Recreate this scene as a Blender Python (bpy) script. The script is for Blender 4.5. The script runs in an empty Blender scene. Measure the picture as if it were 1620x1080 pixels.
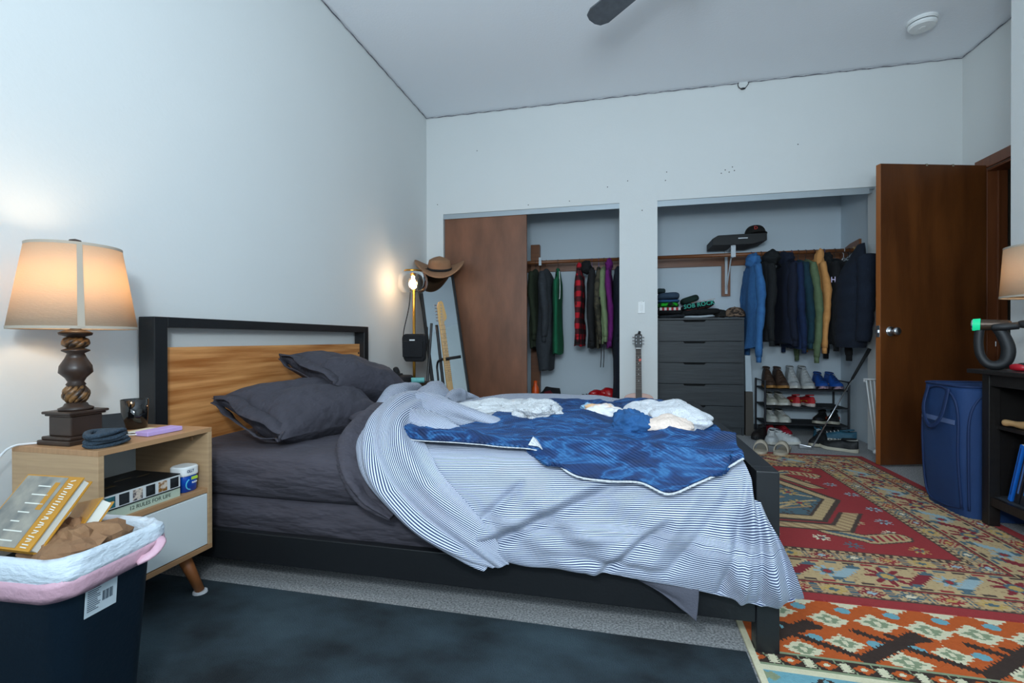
import bpy, math, random
import numpy as np
from mathutils import Vector, Matrix, noise
random.seed(7)
SC = bpy.context.scene
COL = SC.collection
PI = math.pi
def srgb(h):
    if isinstance(h, str):
        h = h.lstrip('#'); c = [int(h[i:i+2], 16)/255 for i in (0, 2, 4)]
    else: c = h
    return tuple(x/12.92 if x <= .04045 else ((x+.055)/1.055)**2.4 for x in c)+(1.0,)
# ------------------------------------------------ camera, world, light, exposure
cam = bpy.data.cameras.new('camera'); camo = bpy.data.objects.new('camera', cam); COL.objects.link(camo)
cam.sensor_width = 36; cam.lens = 36*755.57/1620; cam.clip_start = .02
th, pt, rl = .22617, -.00427, -.002196
F_ = Vector((-math.sin(th)*math.cos(pt), math.cos(th)*math.cos(pt), math.sin(pt)))
R_ = Vector((math.cos(th), math.sin(th), 0)); U_ = R_.cross(F_)
R2 = R_*math.cos(rl)+U_*math.sin(rl); U2 = -R_*math.sin(rl)+U_*math.cos(rl)
camo.matrix_world = Matrix(((R2.x, U2.x, -F_.x, 0), (R2.y, U2.y, -F_.y, 0), (R2.z, U2.z, -F_.z, .88), (0, 0, 0, 1)))
SC.camera = camo
vs = SC.view_settings; vs.view_transform = 'Standard'; vs.look = 'None'; vs.gamma = 1; vs.exposure = -0.25; vs.use_curve_mapping = False
w = bpy.data.worlds.new('world'); SC.world = w; w.use_nodes = True
w.node_tree.nodes['Background'].inputs[0].default_value = srgb('#bcd8f0'); w.node_tree.nodes['Background'].inputs[1].default_value = 1.0
def area(name, loc, aim, sx, sy, power, color):
    l = bpy.data.lights.new(name, 'AREA'); l.shape = 'RECTANGLE'; l.size = sx; l.size_y = sy; l.energy = power; l.color = color
    o = bpy.data.objects.new(name, l); COL.objects.link(o); o.location = loc
    o.rotation_euler = (Vector(aim)-Vector(loc)).to_track_quat('-Z', 'Y').to_euler(); return o
COOL = (.72, .885, 1.0)
area('window_daylight', (.1, -1.42, 1.65), (.1, 3, 1.35), 2.9, 1.7, 50, COOL)
area('camera_flash', (-.22, -.16, 1.38), (.0, 4, 1.0), .16, .12, 17, (.84, .94, 1.0))
area('ceiling_fill', (.1, -.5, 1.5), (.35, 1.3, 3), .6, .6, 66, (.74, .89, 1.0))  # unseen fill light added near the camera, aimed up to lift the ambient level
def point(name, loc, power, color, r=.03):
    l = bpy.data.lights.new(name, 'POINT'); l.energy = power; l.color = color; l.shadow_soft_size = r
    o = bpy.data.objects.new(name, l); COL.objects.link(o); o.location = loc; return o
WARM = (1.0, .72, .45)
# ------------------------------------------------ materials
def mat(name, c, rough=.7, metal=0, nz=None, bump=None, emit=None, sheen=0, trans=0, alpha=1, coat=0, weave=None):
    """nz=(scale xyz or number, second colour, sharpness); bump=(scale, strength)"""
    m = bpy.data.materials.new(name); m.use_nodes = True; nt = m.node_tree; N = nt.nodes; L = nt.links
    b = N['Principled BSDF']; b.inputs['Base Color'].default_value = srgb(c)
    b.inputs['Roughness'].default_value = rough; b.inputs['Metallic'].default_value = metal
    if sheen: b.inputs['Sheen Tint'].default_value = srgb(nz[1] if nz else c); b.inputs['Sheen Weight'].default_value = sheen; b.inputs['Sheen Roughness'].default_value = .4
    if trans: b.inputs['Transmission Weight'].default_value = trans
    if coat: b.inputs['Coat Weight'].default_value = coat
    b.inputs['Alpha'].default_value = alpha
    tc = N.new('ShaderNodeTexCoord')
    def mapped(s):
        mp = N.new('ShaderNodeMapping'); L.new(tc.outputs['Object'], mp.inputs[0])
        mp.inputs['Scale'].default_value = s if hasattr(s, '__len__') else (s, s, s); return mp
    if nz:
        t = N.new('ShaderNodeTexNoise'); L.new(mapped(nz[0]).outputs[0], t.inputs['Vector']); t.inputs['Scale'].default_value = 1; t.inputs['Detail'].default_value = 5
        r = N.new('ShaderNodeValToRGB'); k = nz[2] if len(nz) > 2 else .18
        r.color_ramp.elements[0].position = .5-k; r.color_ramp.elements[1].position = .5+k
        r.color_ramp.elements[0].color = srgb(c); r.color_ramp.elements[1].color = srgb(nz[1])
        L.new(t.outputs['Fac'], r.inputs[0]); L.new(r.outputs[0], b.inputs['Base Color'])
    if bump:
        t2 = N.new('ShaderNodeTexNoise'); L.new(mapped(bump[0]).outputs[0], t2.inputs['Vector']); t2.inputs['Scale'].default_value = 1; t2.inputs['Detail'].default_value = 3
        bp = N.new('ShaderNodeBump'); bp.inputs['Strength'].default_value = bump[1]; bp.inputs['Distance'].default_value = bump[2] if len(bump) > 2 else .01
        L.new(t2.outputs['Fac'], bp.inputs['Height']); L.new(bp.outputs[0], b.inputs['Normal'])
    if emit:
        b.inputs['Emission Color'].default_value = srgb(emit[0]); b.inputs['Emission Strength'].default_value = emit[1]
    return m
def striped(name, a, c, per, duty, rough=.8):
    m = mat(name, a, rough, sheen=.1); nt = m.node_tree; N = nt.nodes; L = nt.links; b = N['Principled BSDF']
    uv = N.new('ShaderNodeUVMap'); sp = N.new('ShaderNodeSeparateXYZ'); L.new(uv.outputs[0], sp.inputs[0])
    d = N.new('ShaderNodeMath'); d.operation = 'DIVIDE'; d.inputs[1].default_value = per; L.new(sp.outputs['Y'], d.inputs[0])
    fr = N.new('ShaderNodeMath'); fr.operation = 'FRACT'; L.new(d.outputs[0], fr.inputs[0])
    gt = N.new('ShaderNodeMath'); gt.operation = 'GREATER_THAN'; gt.inputs[1].default_value = duty; L.new(fr.outputs[0], gt.inputs[0])
    mx = N.new('ShaderNodeMix'); mx.data_type = 'RGBA'; L.new(gt.outputs[0], mx.inputs['Factor'])
    mx.inputs['A'].default_value = srgb(a); mx.inputs['B'].default_value = srgb(c); L.new(mx.outputs['Result'], b.inputs['Base Color'])
    return m
def plaid(name, a, c, dk, s):
    m = mat(name, a, .85); nt = m.node_tree; N = nt.nodes; L = nt.links; b = N['Principled BSDF']
    tc = N['Texture Coordinate'] if 'Texture Coordinate' in N else N.new('ShaderNodeTexCoord')
    sp = N.new('ShaderNodeSeparateXYZ'); L.new(tc.outputs['Object'], sp.inputs[0])
    outs = []
    ad = N.new('ShaderNodeMath'); ad.operation = 'ADD'; L.new(sp.outputs['Y'], ad.inputs[0]); L.new(sp.outputs['X'], ad.inputs[1])
    for o in (ad.outputs[0], sp.outputs['Z']):
        d = N.new('ShaderNodeMath'); d.operation = 'DIVIDE'; d.inputs[1].default_value = s; L.new(o, d.inputs[0])
        fr = N.new('ShaderNodeMath'); fr.operation = 'FRACT'; L.new(d.outputs[0], fr.inputs[0])
        g = N.new('ShaderNodeMath'); g.operation = 'GREATER_THAN'; g.inputs[1].default_value = .5; L.new(fr.outputs[0], g.inputs[0]); outs.append(g.outputs[0])
    sm = N.new('ShaderNodeMath'); sm.operation = 'ADD'; L.new(outs[0], sm.inputs[0]); L.new(outs[1], sm.inputs[1])
    hf = N.new('ShaderNodeMath'); hf.operation = 'DIVIDE'; hf.inputs[1].default_value = 2; L.new(sm.outputs[0], hf.inputs[0])
    r = N.new('ShaderNodeValToRGB'); r.color_ramp.interpolation = 'CONSTANT'; e = r.color_ramp.elements
    e[0].color = srgb(a); e[0].position = 0; e[1].color = srgb(c); e[1].position = .3; q = e.new(.8); q.color = srgb(dk)
    L.new(hf.outputs[0], r.inputs[0]); L.new(r.outputs[0], b.inputs['Base Color']); return m
def wood(name, a, c, axis, scale=18, rough=.45, planks=None, bump=.1):
    s = [scale*6]*3; s[axis] = scale*.35
    return mat(name, a, rough, nz=(tuple(s), c, .28), bump=(tuple(x*1.5 for x in s), bump))
# ------------------------------------------------ mesh builder (world coordinates; build() makes ONE object)
class MB:
    def __init__(s): s.v = []; s.f = []; s.m = []; s.uv = None
    def add(s, vs, fs, m=0):
        o = len(s.v); s.v += [tuple(map(float, p)) for p in vs]; s.f += [tuple(i+o for i in f) for f in fs]; s.m += [m]*len(fs); return s
    def box(s, x0, x1, y0, y1, z0, z1, m=0, M=None):
        vs = [Vector((x, y, z)) for z in (z0, z1) for x, y in ((x0, y0), (x1, y0), (x1, y1), (x0, y1))]
        if M is not None: vs = [M @ p for p in vs]
        return s.add(vs, [(3, 2, 1, 0), (4, 5, 6, 7), (0, 1, 5, 4), (1, 2, 6, 5), (2, 3, 7, 6), (3, 0, 4, 7)], m)
    def hexa(s, P, m=0):
        return s.add(P, [(3, 2, 1, 0), (4, 5, 6, 7), (0, 1, 5, 4), (1, 2, 6, 5), (2, 3, 7, 6), (3, 0, 4, 7)], m)
    def tube(s, path, r, n=8, m=0, flat=1.0, up=None):
        P = [Vector(p) for p in path]; k = len(P); rs = r if hasattr(r, '__len__') else [r]*k
        vs = []; ref = Vector(up) if up else None
        for i, p in enumerate(P):
            t = (P[min(i+1, k-1)]-P[max(i-1, 0)]).normalized()
            if ref is None: ref = Vector((0, 0, 1)) if abs(t.z) < .9 else Vector((1, 0, 0))
            a = t.cross(ref)
            if a.length < 1e-5: a = t.orthogonal()
            a.normalize(); b = a.cross(t).normalized(); ref = b if not up else ref
            for j in range(n):
                q = 2*PI*j/n; vs.append(p+a*math.cos(q)*rs[i]+b*math.sin(q)*rs[i]*flat)
        fs = [(i*n+j, i*n+(j+1) % n, (i+1)*n+(j+1) % n, (i+1)*n+j) for i in range(k-1) for j in range(n)]
        fs += [tuple(range(n-1, -1, -1)), tuple((k-1)*n+j for j in range(n))]
        return s.add(vs, fs, m)
    def lathe(s, prof, c=(0, 0, 0), n=24, m=0, M=None, cap=True, sq=None):
        vs = []; c = Vector(c)
        for r, z in prof:
            for j in range(n):
                q = 2*PI*(j+.5)/n; p = Vector((r*math.cos(q), r*math.sin(q), z))
                vs.append((M @ p if M is not None else p)+c)
        k = len(prof)
        fs = [(i*n+j, i*n+(j+1) % n, (i+1)*n+(j+1) % n, (i+1)*n+j) for i in range(k-1) for j in range(n)]
        if cap: fs += [tuple(range(n-1, -1, -1)), tuple((k-1)*n+j for j in range(n))]
        return s.add(vs, fs, m)
    def prism(s, pts, T, m=0):
        """pts: 2D outline; T(x,y,side) -> 3D point for side 0/1"""
        n = len(pts); vs = [T(x, y, 0) for x, y in pts]+[T(x, y, 1) for x, y in pts]
        return s.add(vs, [tuple(range(n-1, -1, -1)), tuple(range(n, 2*n))]+[(i, (i+1) % n, n+(i+1) % n, n+i) for i in range(n)], m)
    def grid(s, P, m=0, uv=None, close=False):
        ny, nx = len(P), len(P[0]); vs = [p for row in P for p in row]
        nn = nx if close else nx-1
        fs = [(j*nx+i, j*nx+(i+1) % nx, (j+1)*nx+(i+1) % nx, (j+1)*nx+i) for j in range(ny-1) for i in range(nn)]
        if uv is not None:
            if s.uv is None: s.uv = []
            s.uv += [tuple(q) for row in uv for q in row]
        return s.add(vs, fs, m)
    def ball(s, c, r, M=None, n=16, k=10, amp=0, fr=8, m=0, sd=0, e=1.0):
        c = Vector(c); r = Vector(r if hasattr(r, '__len__') else (r, r, r)); P = []
        for j in range(k+1):
            a = PI*j/k; row = []
            for i in range(n):
                b = 2*PI*i/n; d = Vector((math.sin(a)*math.cos(b), math.sin(a)*math.sin(b), math.cos(a)))
                dd = Vector([math.copysign(abs(q)**e, q) for q in d])
                g = 1+(amp*noise.noise(d*fr+Vector((sd, sd*.7, 0))) if amp else 0)
                p = Vector((dd.x*r.x*g, dd.y*r.y*g, dd.z*r.z*g)); row.append((M @ p if M is not None else p)+c)
            P.append(row)
        return s.grid(P, m, close=True)
    def build(s, name, mats, parent=None, smooth=False, bevel=0, solid=0, sub=0):
        me = bpy.data.meshes.new(name); v = s.v
        if parent is not None:
            Mi = (Matrix.Translation(parent.location) @ parent.rotation_euler.to_matrix().to_4x4()).inverted()
            pp = parent.parent
            if pp is not None and parent.type == 'MESH':
                Mi = (Matrix.Translation(pp.location) @ pp.rotation_euler.to_matrix().to_4x4()).inverted()
            v = [Mi @ Vector(p) for p in v]
        me.from_pydata([tuple(p) for p in v], [], s.f)
        for m in (mats if isinstance(mats, (list, tuple)) else [mats]): me.materials.append(m)
        if any(s.m): me.polygons.foreach_set('material_index', s.m)
        if smooth: me.polygons.foreach_set('use_smooth', [True]*len(s.f))
        if s.uv is not None:
            l = me.uv_layers.new(name='UVMap'); li = np.zeros(len(me.loops), dtype=int); me.loops.foreach_get('vertex_index', li)
            l.data.foreach_set('uv', np.array(s.uv, dtype=float)[li].ravel())
        me.update(); o = bpy.data.objects.new(name, me); COL.objects.link(o)
        if parent is not None: o.parent = parent
        if bevel:
            b = o.modifiers.new('b', 'BEVEL'); b.width = bevel; b.segments = 2; b.limit_method = 'ANGLE'; b.harden_normals = False
        if solid: q = o.modifiers.new('s', 'SOLIDIFY'); q.thickness = solid; q.offset = 0
        if sub: q = o.modifiers.new('u', 'SUBSURF'); q.levels = sub; q.render_levels = sub
        return o
def tag(o, label, cat, group=None, kind=None):
    o['label'] = label; o['category'] = cat
    if group: o['group'] = group
    if kind: o['kind'] = kind
    return o
def thing(name, label, cat, loc=(0, 0, 0), rz=0, group=None):
    o = bpy.data.objects.new(name, None); o.empty_display_size = .05; COL.objects.link(o); o.location = loc; o.rotation_euler = (0, 0, rz)
    return tag(o, label, cat, group)
def dup(root, loc, rz=0, label=None, group=None, scale=None):
    kids = list(root.children)
    r = root.copy(); COL.objects.link(r); r.location = loc; r.rotation_euler = (0, 0, rz)
    if label: r['label'] = label
    if group: r['group'] = group
    if scale: r.scale = scale
    for ch in kids:
        c = ch.copy(); COL.objects.link(c); c.parent = r
        for g in list(ch.children):
            d = g.copy(); COL.objects.link(d); d.parent = c
    return r
def struct(o): o['kind'] = 'structure'; return o
def tf(loc=(0, 0, 0), rx=0, ry=0, rz=0):
    return Matrix.Translation(loc) @ Matrix.Rotation(rz, 4, 'Z') @ Matrix.Rotation(ry, 4, 'Y') @ Matrix.Rotation(rx, 4, 'X')
def text(name, body, m, M, size, parent=None, ext=.0006, width=None, shear=0):
    """M maps text plane (x right, y up, z out) into the world"""
    cu = bpy.data.curves.new(name, 'FONT'); cu.body = body; cu.size = size; cu.extrude = ext; cu.align_x = 'CENTER'; cu.align_y = 'CENTER'; cu.shear = shear; cu.resolution_u = 2
    cu.offset = size*.012
    t = bpy.data.objects.new(name, cu); me = bpy.data.meshes.new_from_object(t); bpy.data.objects.remove(t)
    mb = MB(); vs = [Vector(v.co) for v in me.vertices]
    k = 1 if not width else width/max(1e-6, max(v.x for v in vs)-min(v.x for v in vs))
    mb.add([M @ Vector((v.x*k, v.y, v.z)) for v in vs], [tuple(p.vertices) for p in me.polygons]); return mb.build(name, m, parent)
def basis(o, x, y):
    x = Vector(x).normalized(); y = Vector(y).normalized(); z = x.cross(y).normalized()
    return Matrix(((x.x, y.x, z.x, o[0]), (x.y, y.y, z.y, o[1]), (x.z, y.z, z.z, o[2]), (0, 0, 0, 1)))
def nv(x, y, z=0, s=1.0): return noise.noise(Vector((x*s, y*s, z*s)))
def cr(P, n):
    """catmull-rom through rows of points -> n samples"""
    P = np.array(P, float); k = len(P); out = []
    for i in range(n):
        t = i*(k-1)/(n-1); j = min(int(t), k-2); u = t-j
        p0 = P[max(j-1, 0)]; p1 = P[j]; p2 = P[j+1]; p3 = P[min(j+2, k-1)]
        out.append(.5*((2*p1)+(-p0+p2)*u+(2*p0-5*p1+4*p2-p3)*u*u+(-p0+3*p1-3*p2+p3)*u**3))
    return np.array(out)
def cr2(G, ny, nx):
    """G: rows x cols x 3 control grid"""
    G = np.array(G, float); a = np.array([cr(row, nx) for row in G]); return cr(a, ny)
def normals(P):
    du = np.gradient(P, axis=1); dv = np.gradient(P, axis=0); n = np.cross(du, dv); l = np.linalg.norm(n, axis=2, keepdims=True); return n/np.maximum(l, 1e-9)
# ------------------------------------------------ palette
white_wall = mat('white_wall', '#d8dbda', .85, nz=(1.4, '#dcdfde', .3), bump=((60, 60, 60), .06))
ceil_m = mat('ceiling_paint', '#eef2f7', .9, bump=((70, 70, 70), .12))
closet_m = mat('closet_paint', '#ccd8e0', .9)
black_metal = mat('black_metal', '#17191c', .45, bump=(120, .05))
brown_wood = mat('brown_veneer', '#64402b', .42, nz=((7, 7, 2.5), '#84553c', .2), bump=((220, 220, 10), .08))
door_wood = mat('door_veneer', '#48250e', .38, nz=((9, 9, 1.6), '#683a18', .22), bump=((220, 220, 10), .08))
edge_wood = mat('door_edge_wood', '#a5612a', .45, nz=((60, 60, 3), '#8d4f20', .3))
rod_wood = mat('rod_wood', '#6f4228', .4, nz=((3, 60, 60), '#86532f', .3))
oak = mat('nightstand_oak', '#a98a68', .5, nz=((5, 5, 90), '#c2a27c', .3), bump=((200, 200, 12), .06))
oak_top = mat('nightstand_oak_flat', '#a37b57', .5, nz=((90, 5, 5), '#bb9168', .3))
steel = mat('steel', '#c9cbcf', .28, 1)
brass = mat('brass', '#b98a3c', .3, 1)
chrome = mat('chrome', '#d9dbe0', .15, 1)
white_pl = mat('white_plastic', '#e9ebea', .45)
black_pl = mat('black_plastic', '#121316', .4)
black_cloth = mat('black_cloth', '#17181b', .9, bump=(400, .15), sheen=.2)
rubber = mat('black_rubber', '#1b1c1e', .8)
paper = mat('paper', '#d9d9cf', .9)
def cloth(name, c, c2=None, sc=30, b=.2, sheen=.15): return mat(name, c, .92, nz=(sc, c2, .3) if c2 else None, bump=(220, b), sheen=sheen)
# ------------------------------------------------ room shell
XL, XR, XN, YB, YC, ZC, YF = -1.8, 2.476, 2.06, 4.23, 5.08, 2.975, -1.3
carpet = mat('grey_carpet', '#868788', .95, nz=((150, 150, 150), '#cbcccd', .14), bump=((260, 260, 260), .9))
mb = MB()
mb.box(XL-.1, 3.9, YF-.1, YC+.1, -.08, 0); struct(mb.build('floor', carpet))
mb = MB(); mb.box(XL-.1, 3.9, YF-.1, YC+.1, ZC, ZC+.1); struct(mb.build('ceiling', ceil_m))
mb = MB(); mb.box(XL-.12, XL, YF-.1, YC+.1, 0, ZC); struct(mb.build('wall_left', white_wall))
# back wall with two closet openings
T = .126; b0, b1, c0, c1, zt = -1.634, -.02, .295, 1.914, 2.055
mb = MB()
for x0, x1, z0, z1 in ((XL, b0, 0, ZC), (b1, c0, 0, ZC), (c1, XR, 0, ZC), (b0, b1, zt, ZC), (c0, c1, zt, ZC)): mb.box(x0, x1, YB, YB+T, z0, z1)
struct(mb.build('wall_back', white_wall))
mb = MB(); mb.box(XL, XR, YC, YC+.1, 0, ZC)
mb.box(2.01, XR, YB+T, YC, 0, ZC); mb.box(.05, .22, YB+T+.001, YC, 0, ZC); struct(mb.build('wall_closet', closet_m))
mb = MB(); mb.box(b0, .05, YB+T, YC, 2.34, 2.40); mb.box(.22, 2.01, YB+T, YC, 2.34, 2.40); struct(mb.build('ceiling_closet', closet_m))
# right side: near wall, recess with doorway
dY0, dY1, dz = 3.19, 4.0, 2.06
mb = MB(); mb.box(XN, XN+.12, YF-.1, 3.14, 0, ZC); mb.box(XN+.12, XR+.12, 3.02, 3.14, 0, ZC); struct(mb.build('wall_right_near', white_wall))
mb = MB(); mb.box(XR, XR+.12, dY1, YC+.1, 0, ZC); mb.box(XR, XR+.12, 3.14, dY0, 0, ZC); mb.box(XR, XR+.12, dY0, dY1, dz, ZC); struct(mb.build('wall_right', white_wall))
# hallway beyond the doorway
mb = MB(); mb.box(3.7, 3.8, 2.4, YC+.1, 0, ZC); mb.box(XR+.12, 3.7, 2.4, 2.5, 0, ZC); mb.box(XR+.12, 3.7, 4.7, 4.8, 0, ZC); struct(mb.build('wall_hall', mat('hall_paint', '#8c8478', .9)))
trim_w = mat('doorway_trim_wood', '#6b3a1f', .4, nz=((40, 40, 3), '#7d4728', .3))
mb = MB()
cw = .075
for y0, y1, z0, z1 in ((dY1, dY1+cw, 0, dz+cw), (dY0-.045, dY0, 0, dz+cw), (dY0, dY1, dz, dz+cw)): mb.box(XR-.018, XR-.001, y0, y1, z0, z1)
mb.box(XR-.001, XR+.121, dY1-.018, dY1-.001, 0, dz-.001); mb.box(XR-.001, XR+.121, dY0+.001, dY0+.018, 0, dz-.001); mb.box(XR-.001, XR+.121, dY0+.018, dY1-.018, dz-.019, dz-.001)
mb.box(XR+.055, XR+.07, dY1-.03, dY1-.018, 0, dz-.02); struct(mb.build('trim_1', trim_w, bevel=.003))
# front wall behind the camera with a window
mb = MB(); wx0, wx1, wz0, wz1 = -1.4, 1.6, .8, 2.5
for x0, x1, z0, z1 in ((XL, wx0, 0, ZC), (wx1, XN, 0, ZC), (wx0, wx1, 0, wz0), (wx0, wx1, wz1, ZC)): mb.box(x0, x1, YF-.1, YF, z0, z1)
struct(mb.build('wall_front', white_wall))
mb = MB()
for x0, x1, z0, z1 in ((wx0-.06, wx0, wz0-.06, wz1+.06), (wx1, wx1+.06, wz0-.06, wz1+.06), (wx0, wx1, wz0-.06, wz0), (wx0, wx1, wz1, wz1+.06), (.08, .12, wz0, wz1)): mb.box(x0, x1, YF-.06, YF+.02, z0, z1)
struct(mb.build('window_1', white_pl))
# baseboards
bbm = mat('baseboard_paint', '#b9b7ae', .6)
mb = MB()
mb.box(XL, XL+.012, YF, YC, 0, .07)
struct(mb.build('baseboard_left', bbm))
mb = MB(); mb.box(XL+.012, b0, YB-.012, YB, 0, .07); mb.box(b1, c0, YB-.012, YB, 0, .07); mb.box(c1, XR, YB-.012, YB, 0, .07); struct(mb.build('baseboard_back', bbm))
mb = MB(); mb.box(.22, 2.01, YC-.012, YC, 0, .05); mb.box(XL, .05, YC-.012, YC, 0, .05); struct(mb.build('baseboard_closet', mat('closet_base', '#4c5358', .7)))
mb = MB(); mb.box(XN-.012, XN, YF, 3.14, 0, .07); struct(mb.build('baseboard_right', bbm))
# sliding door tracks under the closet headers
track_m = mat('painted_track', '#aab4ba', .35, .3)
mb = MB(); mb.box(b0, b1, YB+.012, YB+.10, zt-.012, zt); mb.box(b0, b1, YB+.01, YB+.014, zt-.045, zt); mb.box(b0, b1, YB+.055, YB+.059, zt-.035, zt); struct(mb.build('trim_2', track_m))
mb = MB(); mb.box(c0, c1, YB+.012, YB+.10, zt-.012, zt); mb.box(c0, c1-.04, YB+.01, YB+.014, zt-.05, zt); mb.box(c0, c1, YB+.055, YB+.059, zt-.035, zt); struct(mb.build('trim_3', track_m))
# closet panel (bypass door)
d = MB(); d.box(-1.625, -.84, YB+.02, YB+.05, .012, 2.012); o = struct(d.build('door_1', brown_wood, bevel=.002))
h = MB(); h.lathe([(.026, 0), (.026, .002), (.019, .0022), (.016, -.006)], (0, 0, 0), 20, M=tf((-1.54, YB+.0198, .92), rx=PI/2)); h.build('door_pull', brass, o, smooth=True)
h = MB()
for x in (-1.5, -.95): h.box(x-.02, x+.02, YB+.028, YB+.042, 2.012, 2.03)
h.build('door_roller', steel, o)
# entry door, open into the room
hinge = Vector((2.455, 3.955, 0)); free = Vector((1.722, 3.745, 0)); dv = (free-hinge).normalized(); nvv = Vector((-dv.y, dv.x, 0))
W = (free-hinge).length
Md = Matrix(((dv.x, nvv.x, 0, hinge.x), (dv.y, nvv.y, 0, hinge.y), (0, 0, 1, 0), (0, 0, 0, 1)))
d = MB(); d.box(0, W, -.04+.0, 0, .015, 2.075, M=Md)

o = struct(d.build('door_2', [door_wood, edge_wood], bevel=.0015))
for p in o.data.polygons:
    if abs(Vector(p.normal).dot(dv)) > .9: p.material_index = 1
k = MB()
for yf, s in ((-.04, -1), (0, 1)):
    K = Md @ tf((W-.07, yf, .93), rx=-s*PI/2)
    k.lathe([(.034, 0), (.034, .004), (.028, .008), (.013, .012), (.012, .03), (.02, .036), (.027, .048), (.027, .058), (.02, .066), (.0, .067)], (0, 0, 0), 24, M=K)
k.build('door_knob', steel, o, smooth=True)
k = MB(); k.box(W-.001, W+.002, -.034, -.006, .89, .97, M=Md); k.box(W, W+.012, -.027, -.013, .92, .94, M=Md); k.build('latch_plate', steel, o, bevel=.001)
k = MB()
for x in (.33, .52): k.box(W-x-.006, W-x+.006, -.045, .003, 2.063, 2.078, M=Md)
k.build('over_door_clip', mat('clip_plastic', '#8d8674', .5), o)
k = MB()
for z in (.25, 1.05, 1.83): k.tube([Md @ Vector((-.004, -.02, z-.045)), Md @ Vector((-.004, -.02, z+.045))], .007)
k.build('hinge', steel, o)
# LED strip along the ceiling corner
def strip(pts, name):
    m = MB(); rnd = random.Random(3)
    for a, b in zip(pts[:-1], pts[1:]):
        a = Vector(a); b = Vector(b); L = (b-a).length; n = max(2, int(L/.05)); P = []
        for i in range(n+1): P.append(a.lerp(b, i/n)+Vector((0, 0, -.003+.0025*math.sin(i*2.1))))
        m.tube(P, .0035, 5)
    return m
led = mat('led_strip', '#8f8f96', .5, nz=((18, 18, 18), '#4d4b57', .06))
o = strip([(XL+.006, -1.0, ZC-.006), (XL+.006, YB-.006, ZC-.006), (.93, YB-.006, ZC-.006)], 'l').build('light_strip', led); tag(o, 'thin grey adhesive light strip tucked along the ceiling corner, left part', 'light strip')
o = strip([(1.0, YB-.006, ZC-.006), (XR-.006, YB-.006, ZC-.006), (XR-.006, 3.2, ZC-.006)], 'l').build('light_strip', led); tag(o, 'thin grey adhesive light strip in the ceiling corner, right part over the door', 'light strip')
m = MB(); m.tube(cr([(.93, YB-.008, ZC-.006), (.925, YB-.012, ZC-.03), (.94, YB-.014, ZC-.055), (.975, YB-.014, ZC-.058), (1.0, YB-.012, ZC-.03), (1.01, YB-.008, ZC-.006)], 20), .003, 6); m.ball((.962, YB-.014, ZC-.06), (.02, .006, .008))
tag(m.build('cable_connector', black_pl, smooth=True), 'small black cable loop hanging from the ceiling corner above the closets', 'cable')
# wall switch
t = thing('light_switch', 'white light switch plate on the pillar between the closets', 'light switch', (.164, YB-.001, 1.15))
m = MB(); m.box(.135, .193, YB-.007, YB-.001, 1.10, 1.20); m.build('switch_plate', white_pl, t, bevel=.002)
m = MB(); m.box(.153, .175, YB-.011, YB-.007, 1.125, 1.175); m.build('rocker', mat('rocker_white', '#dcdedd', .4), t, bevel=.001)
for z in (1.108, 1.192): MB().ball((.164, YB-.008, z), (.003, .002, .003), n=8, k=5).build('screw', steel, t)
# nail holes and scuffs on the walls
hm = mat('hole_dark', '#4a4a46', .9); m = MB(); rr = random.Random(5)
for x, z in ((-1.30, 2.62), (-.12, 2.20), (.05, 2.24), (.36, 2.22), (.37, 2.29), (.86, 2.25), (.83, 2.27), (.80, 2.245), (.90, 2.26), (.885, 2.29), (-.45, 2.10), (-.82, 2.09), (1.37, 2.43), (.17, 1.98), (.18, 1.2), (-1.69, 2.15)):
    m.lathe([(.0045, 0), (.0045, .0012), (0, .0013)], (0, 0, 0), 8, M=tf((x, YB-.0002, z), rx=PI/2))
struct(m.build('trim_4', hm))
# smoke detector
t = thing('smoke_detector', 'round white smoke detector on the ceiling', 'smoke detector', (1.93, 3.68, ZC))
m = MB(); m.lathe([(.082, 0), (.082, -.012), (.078, -.014), (.078, -.02)], (1.93, 3.68, ZC), 36); m.build('mount', white_pl, t, smooth=False)
m = MB(); m.lathe([(.072, -.02), (.072, -.028)], (1.93, 3.68, ZC), 36); m.build('vent_gap', mat('vent_dark', '#6b6f70', .8), t)
m = MB(); m.lathe([(.078, -.028), (.077, -.04), (.068, -.05), (.02, -.052), (.018, -.054), (0, -.054)], (1.93, 3.68, ZC), 36); m.build('cover', white_pl, t, smooth=False)
# ceiling fan
hub = Vector((.33, 2.20, 2.63))
t = thing('ceiling_fan', 'grey ceiling fan with one dark blade reaching into view', 'ceiling fan', hub)
bl = mat('fan_blade_grey', '#4b5056', .5, nz=((30, 30, 30), '#5c6167', .3))
for i in range(3):
    a = math.radians(136+120*i); d_ = Vector((math.cos(a), math.sin(a), 0)); n_ = Vector((-d_.y, d_.x, 0)); m = MB()
    pts = [(.13, -.035), (.2, -.055), (.62, -.068), (.665, -.05), (.68, -.02), (.68, .02), (.665, .05), (.62, .068), (.2, .055), (.13, .035)]
    m.prism(pts, lambda x, y, s: hub+d_*x+n_*y+Vector((0, 0, y*.18-.004+s*.008))); m.build('fan_blade', bl, t, bevel=.002)
    m = MB(); m.tube([hub+d_*.06, hub+d_*.17], .012); m.build('blade_arm', steel, t)
m = MB(); m.lathe([(.0, -.09), (.06, -.085), (.095, -.05), (.1, .0), (.09, .05), (.04, .07), (.014, .075), (.014, .25), (.06, .26), (.065, ZC-hub.z)], hub, 32); m.build('motor_housing', steel, t, smooth=True)
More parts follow.
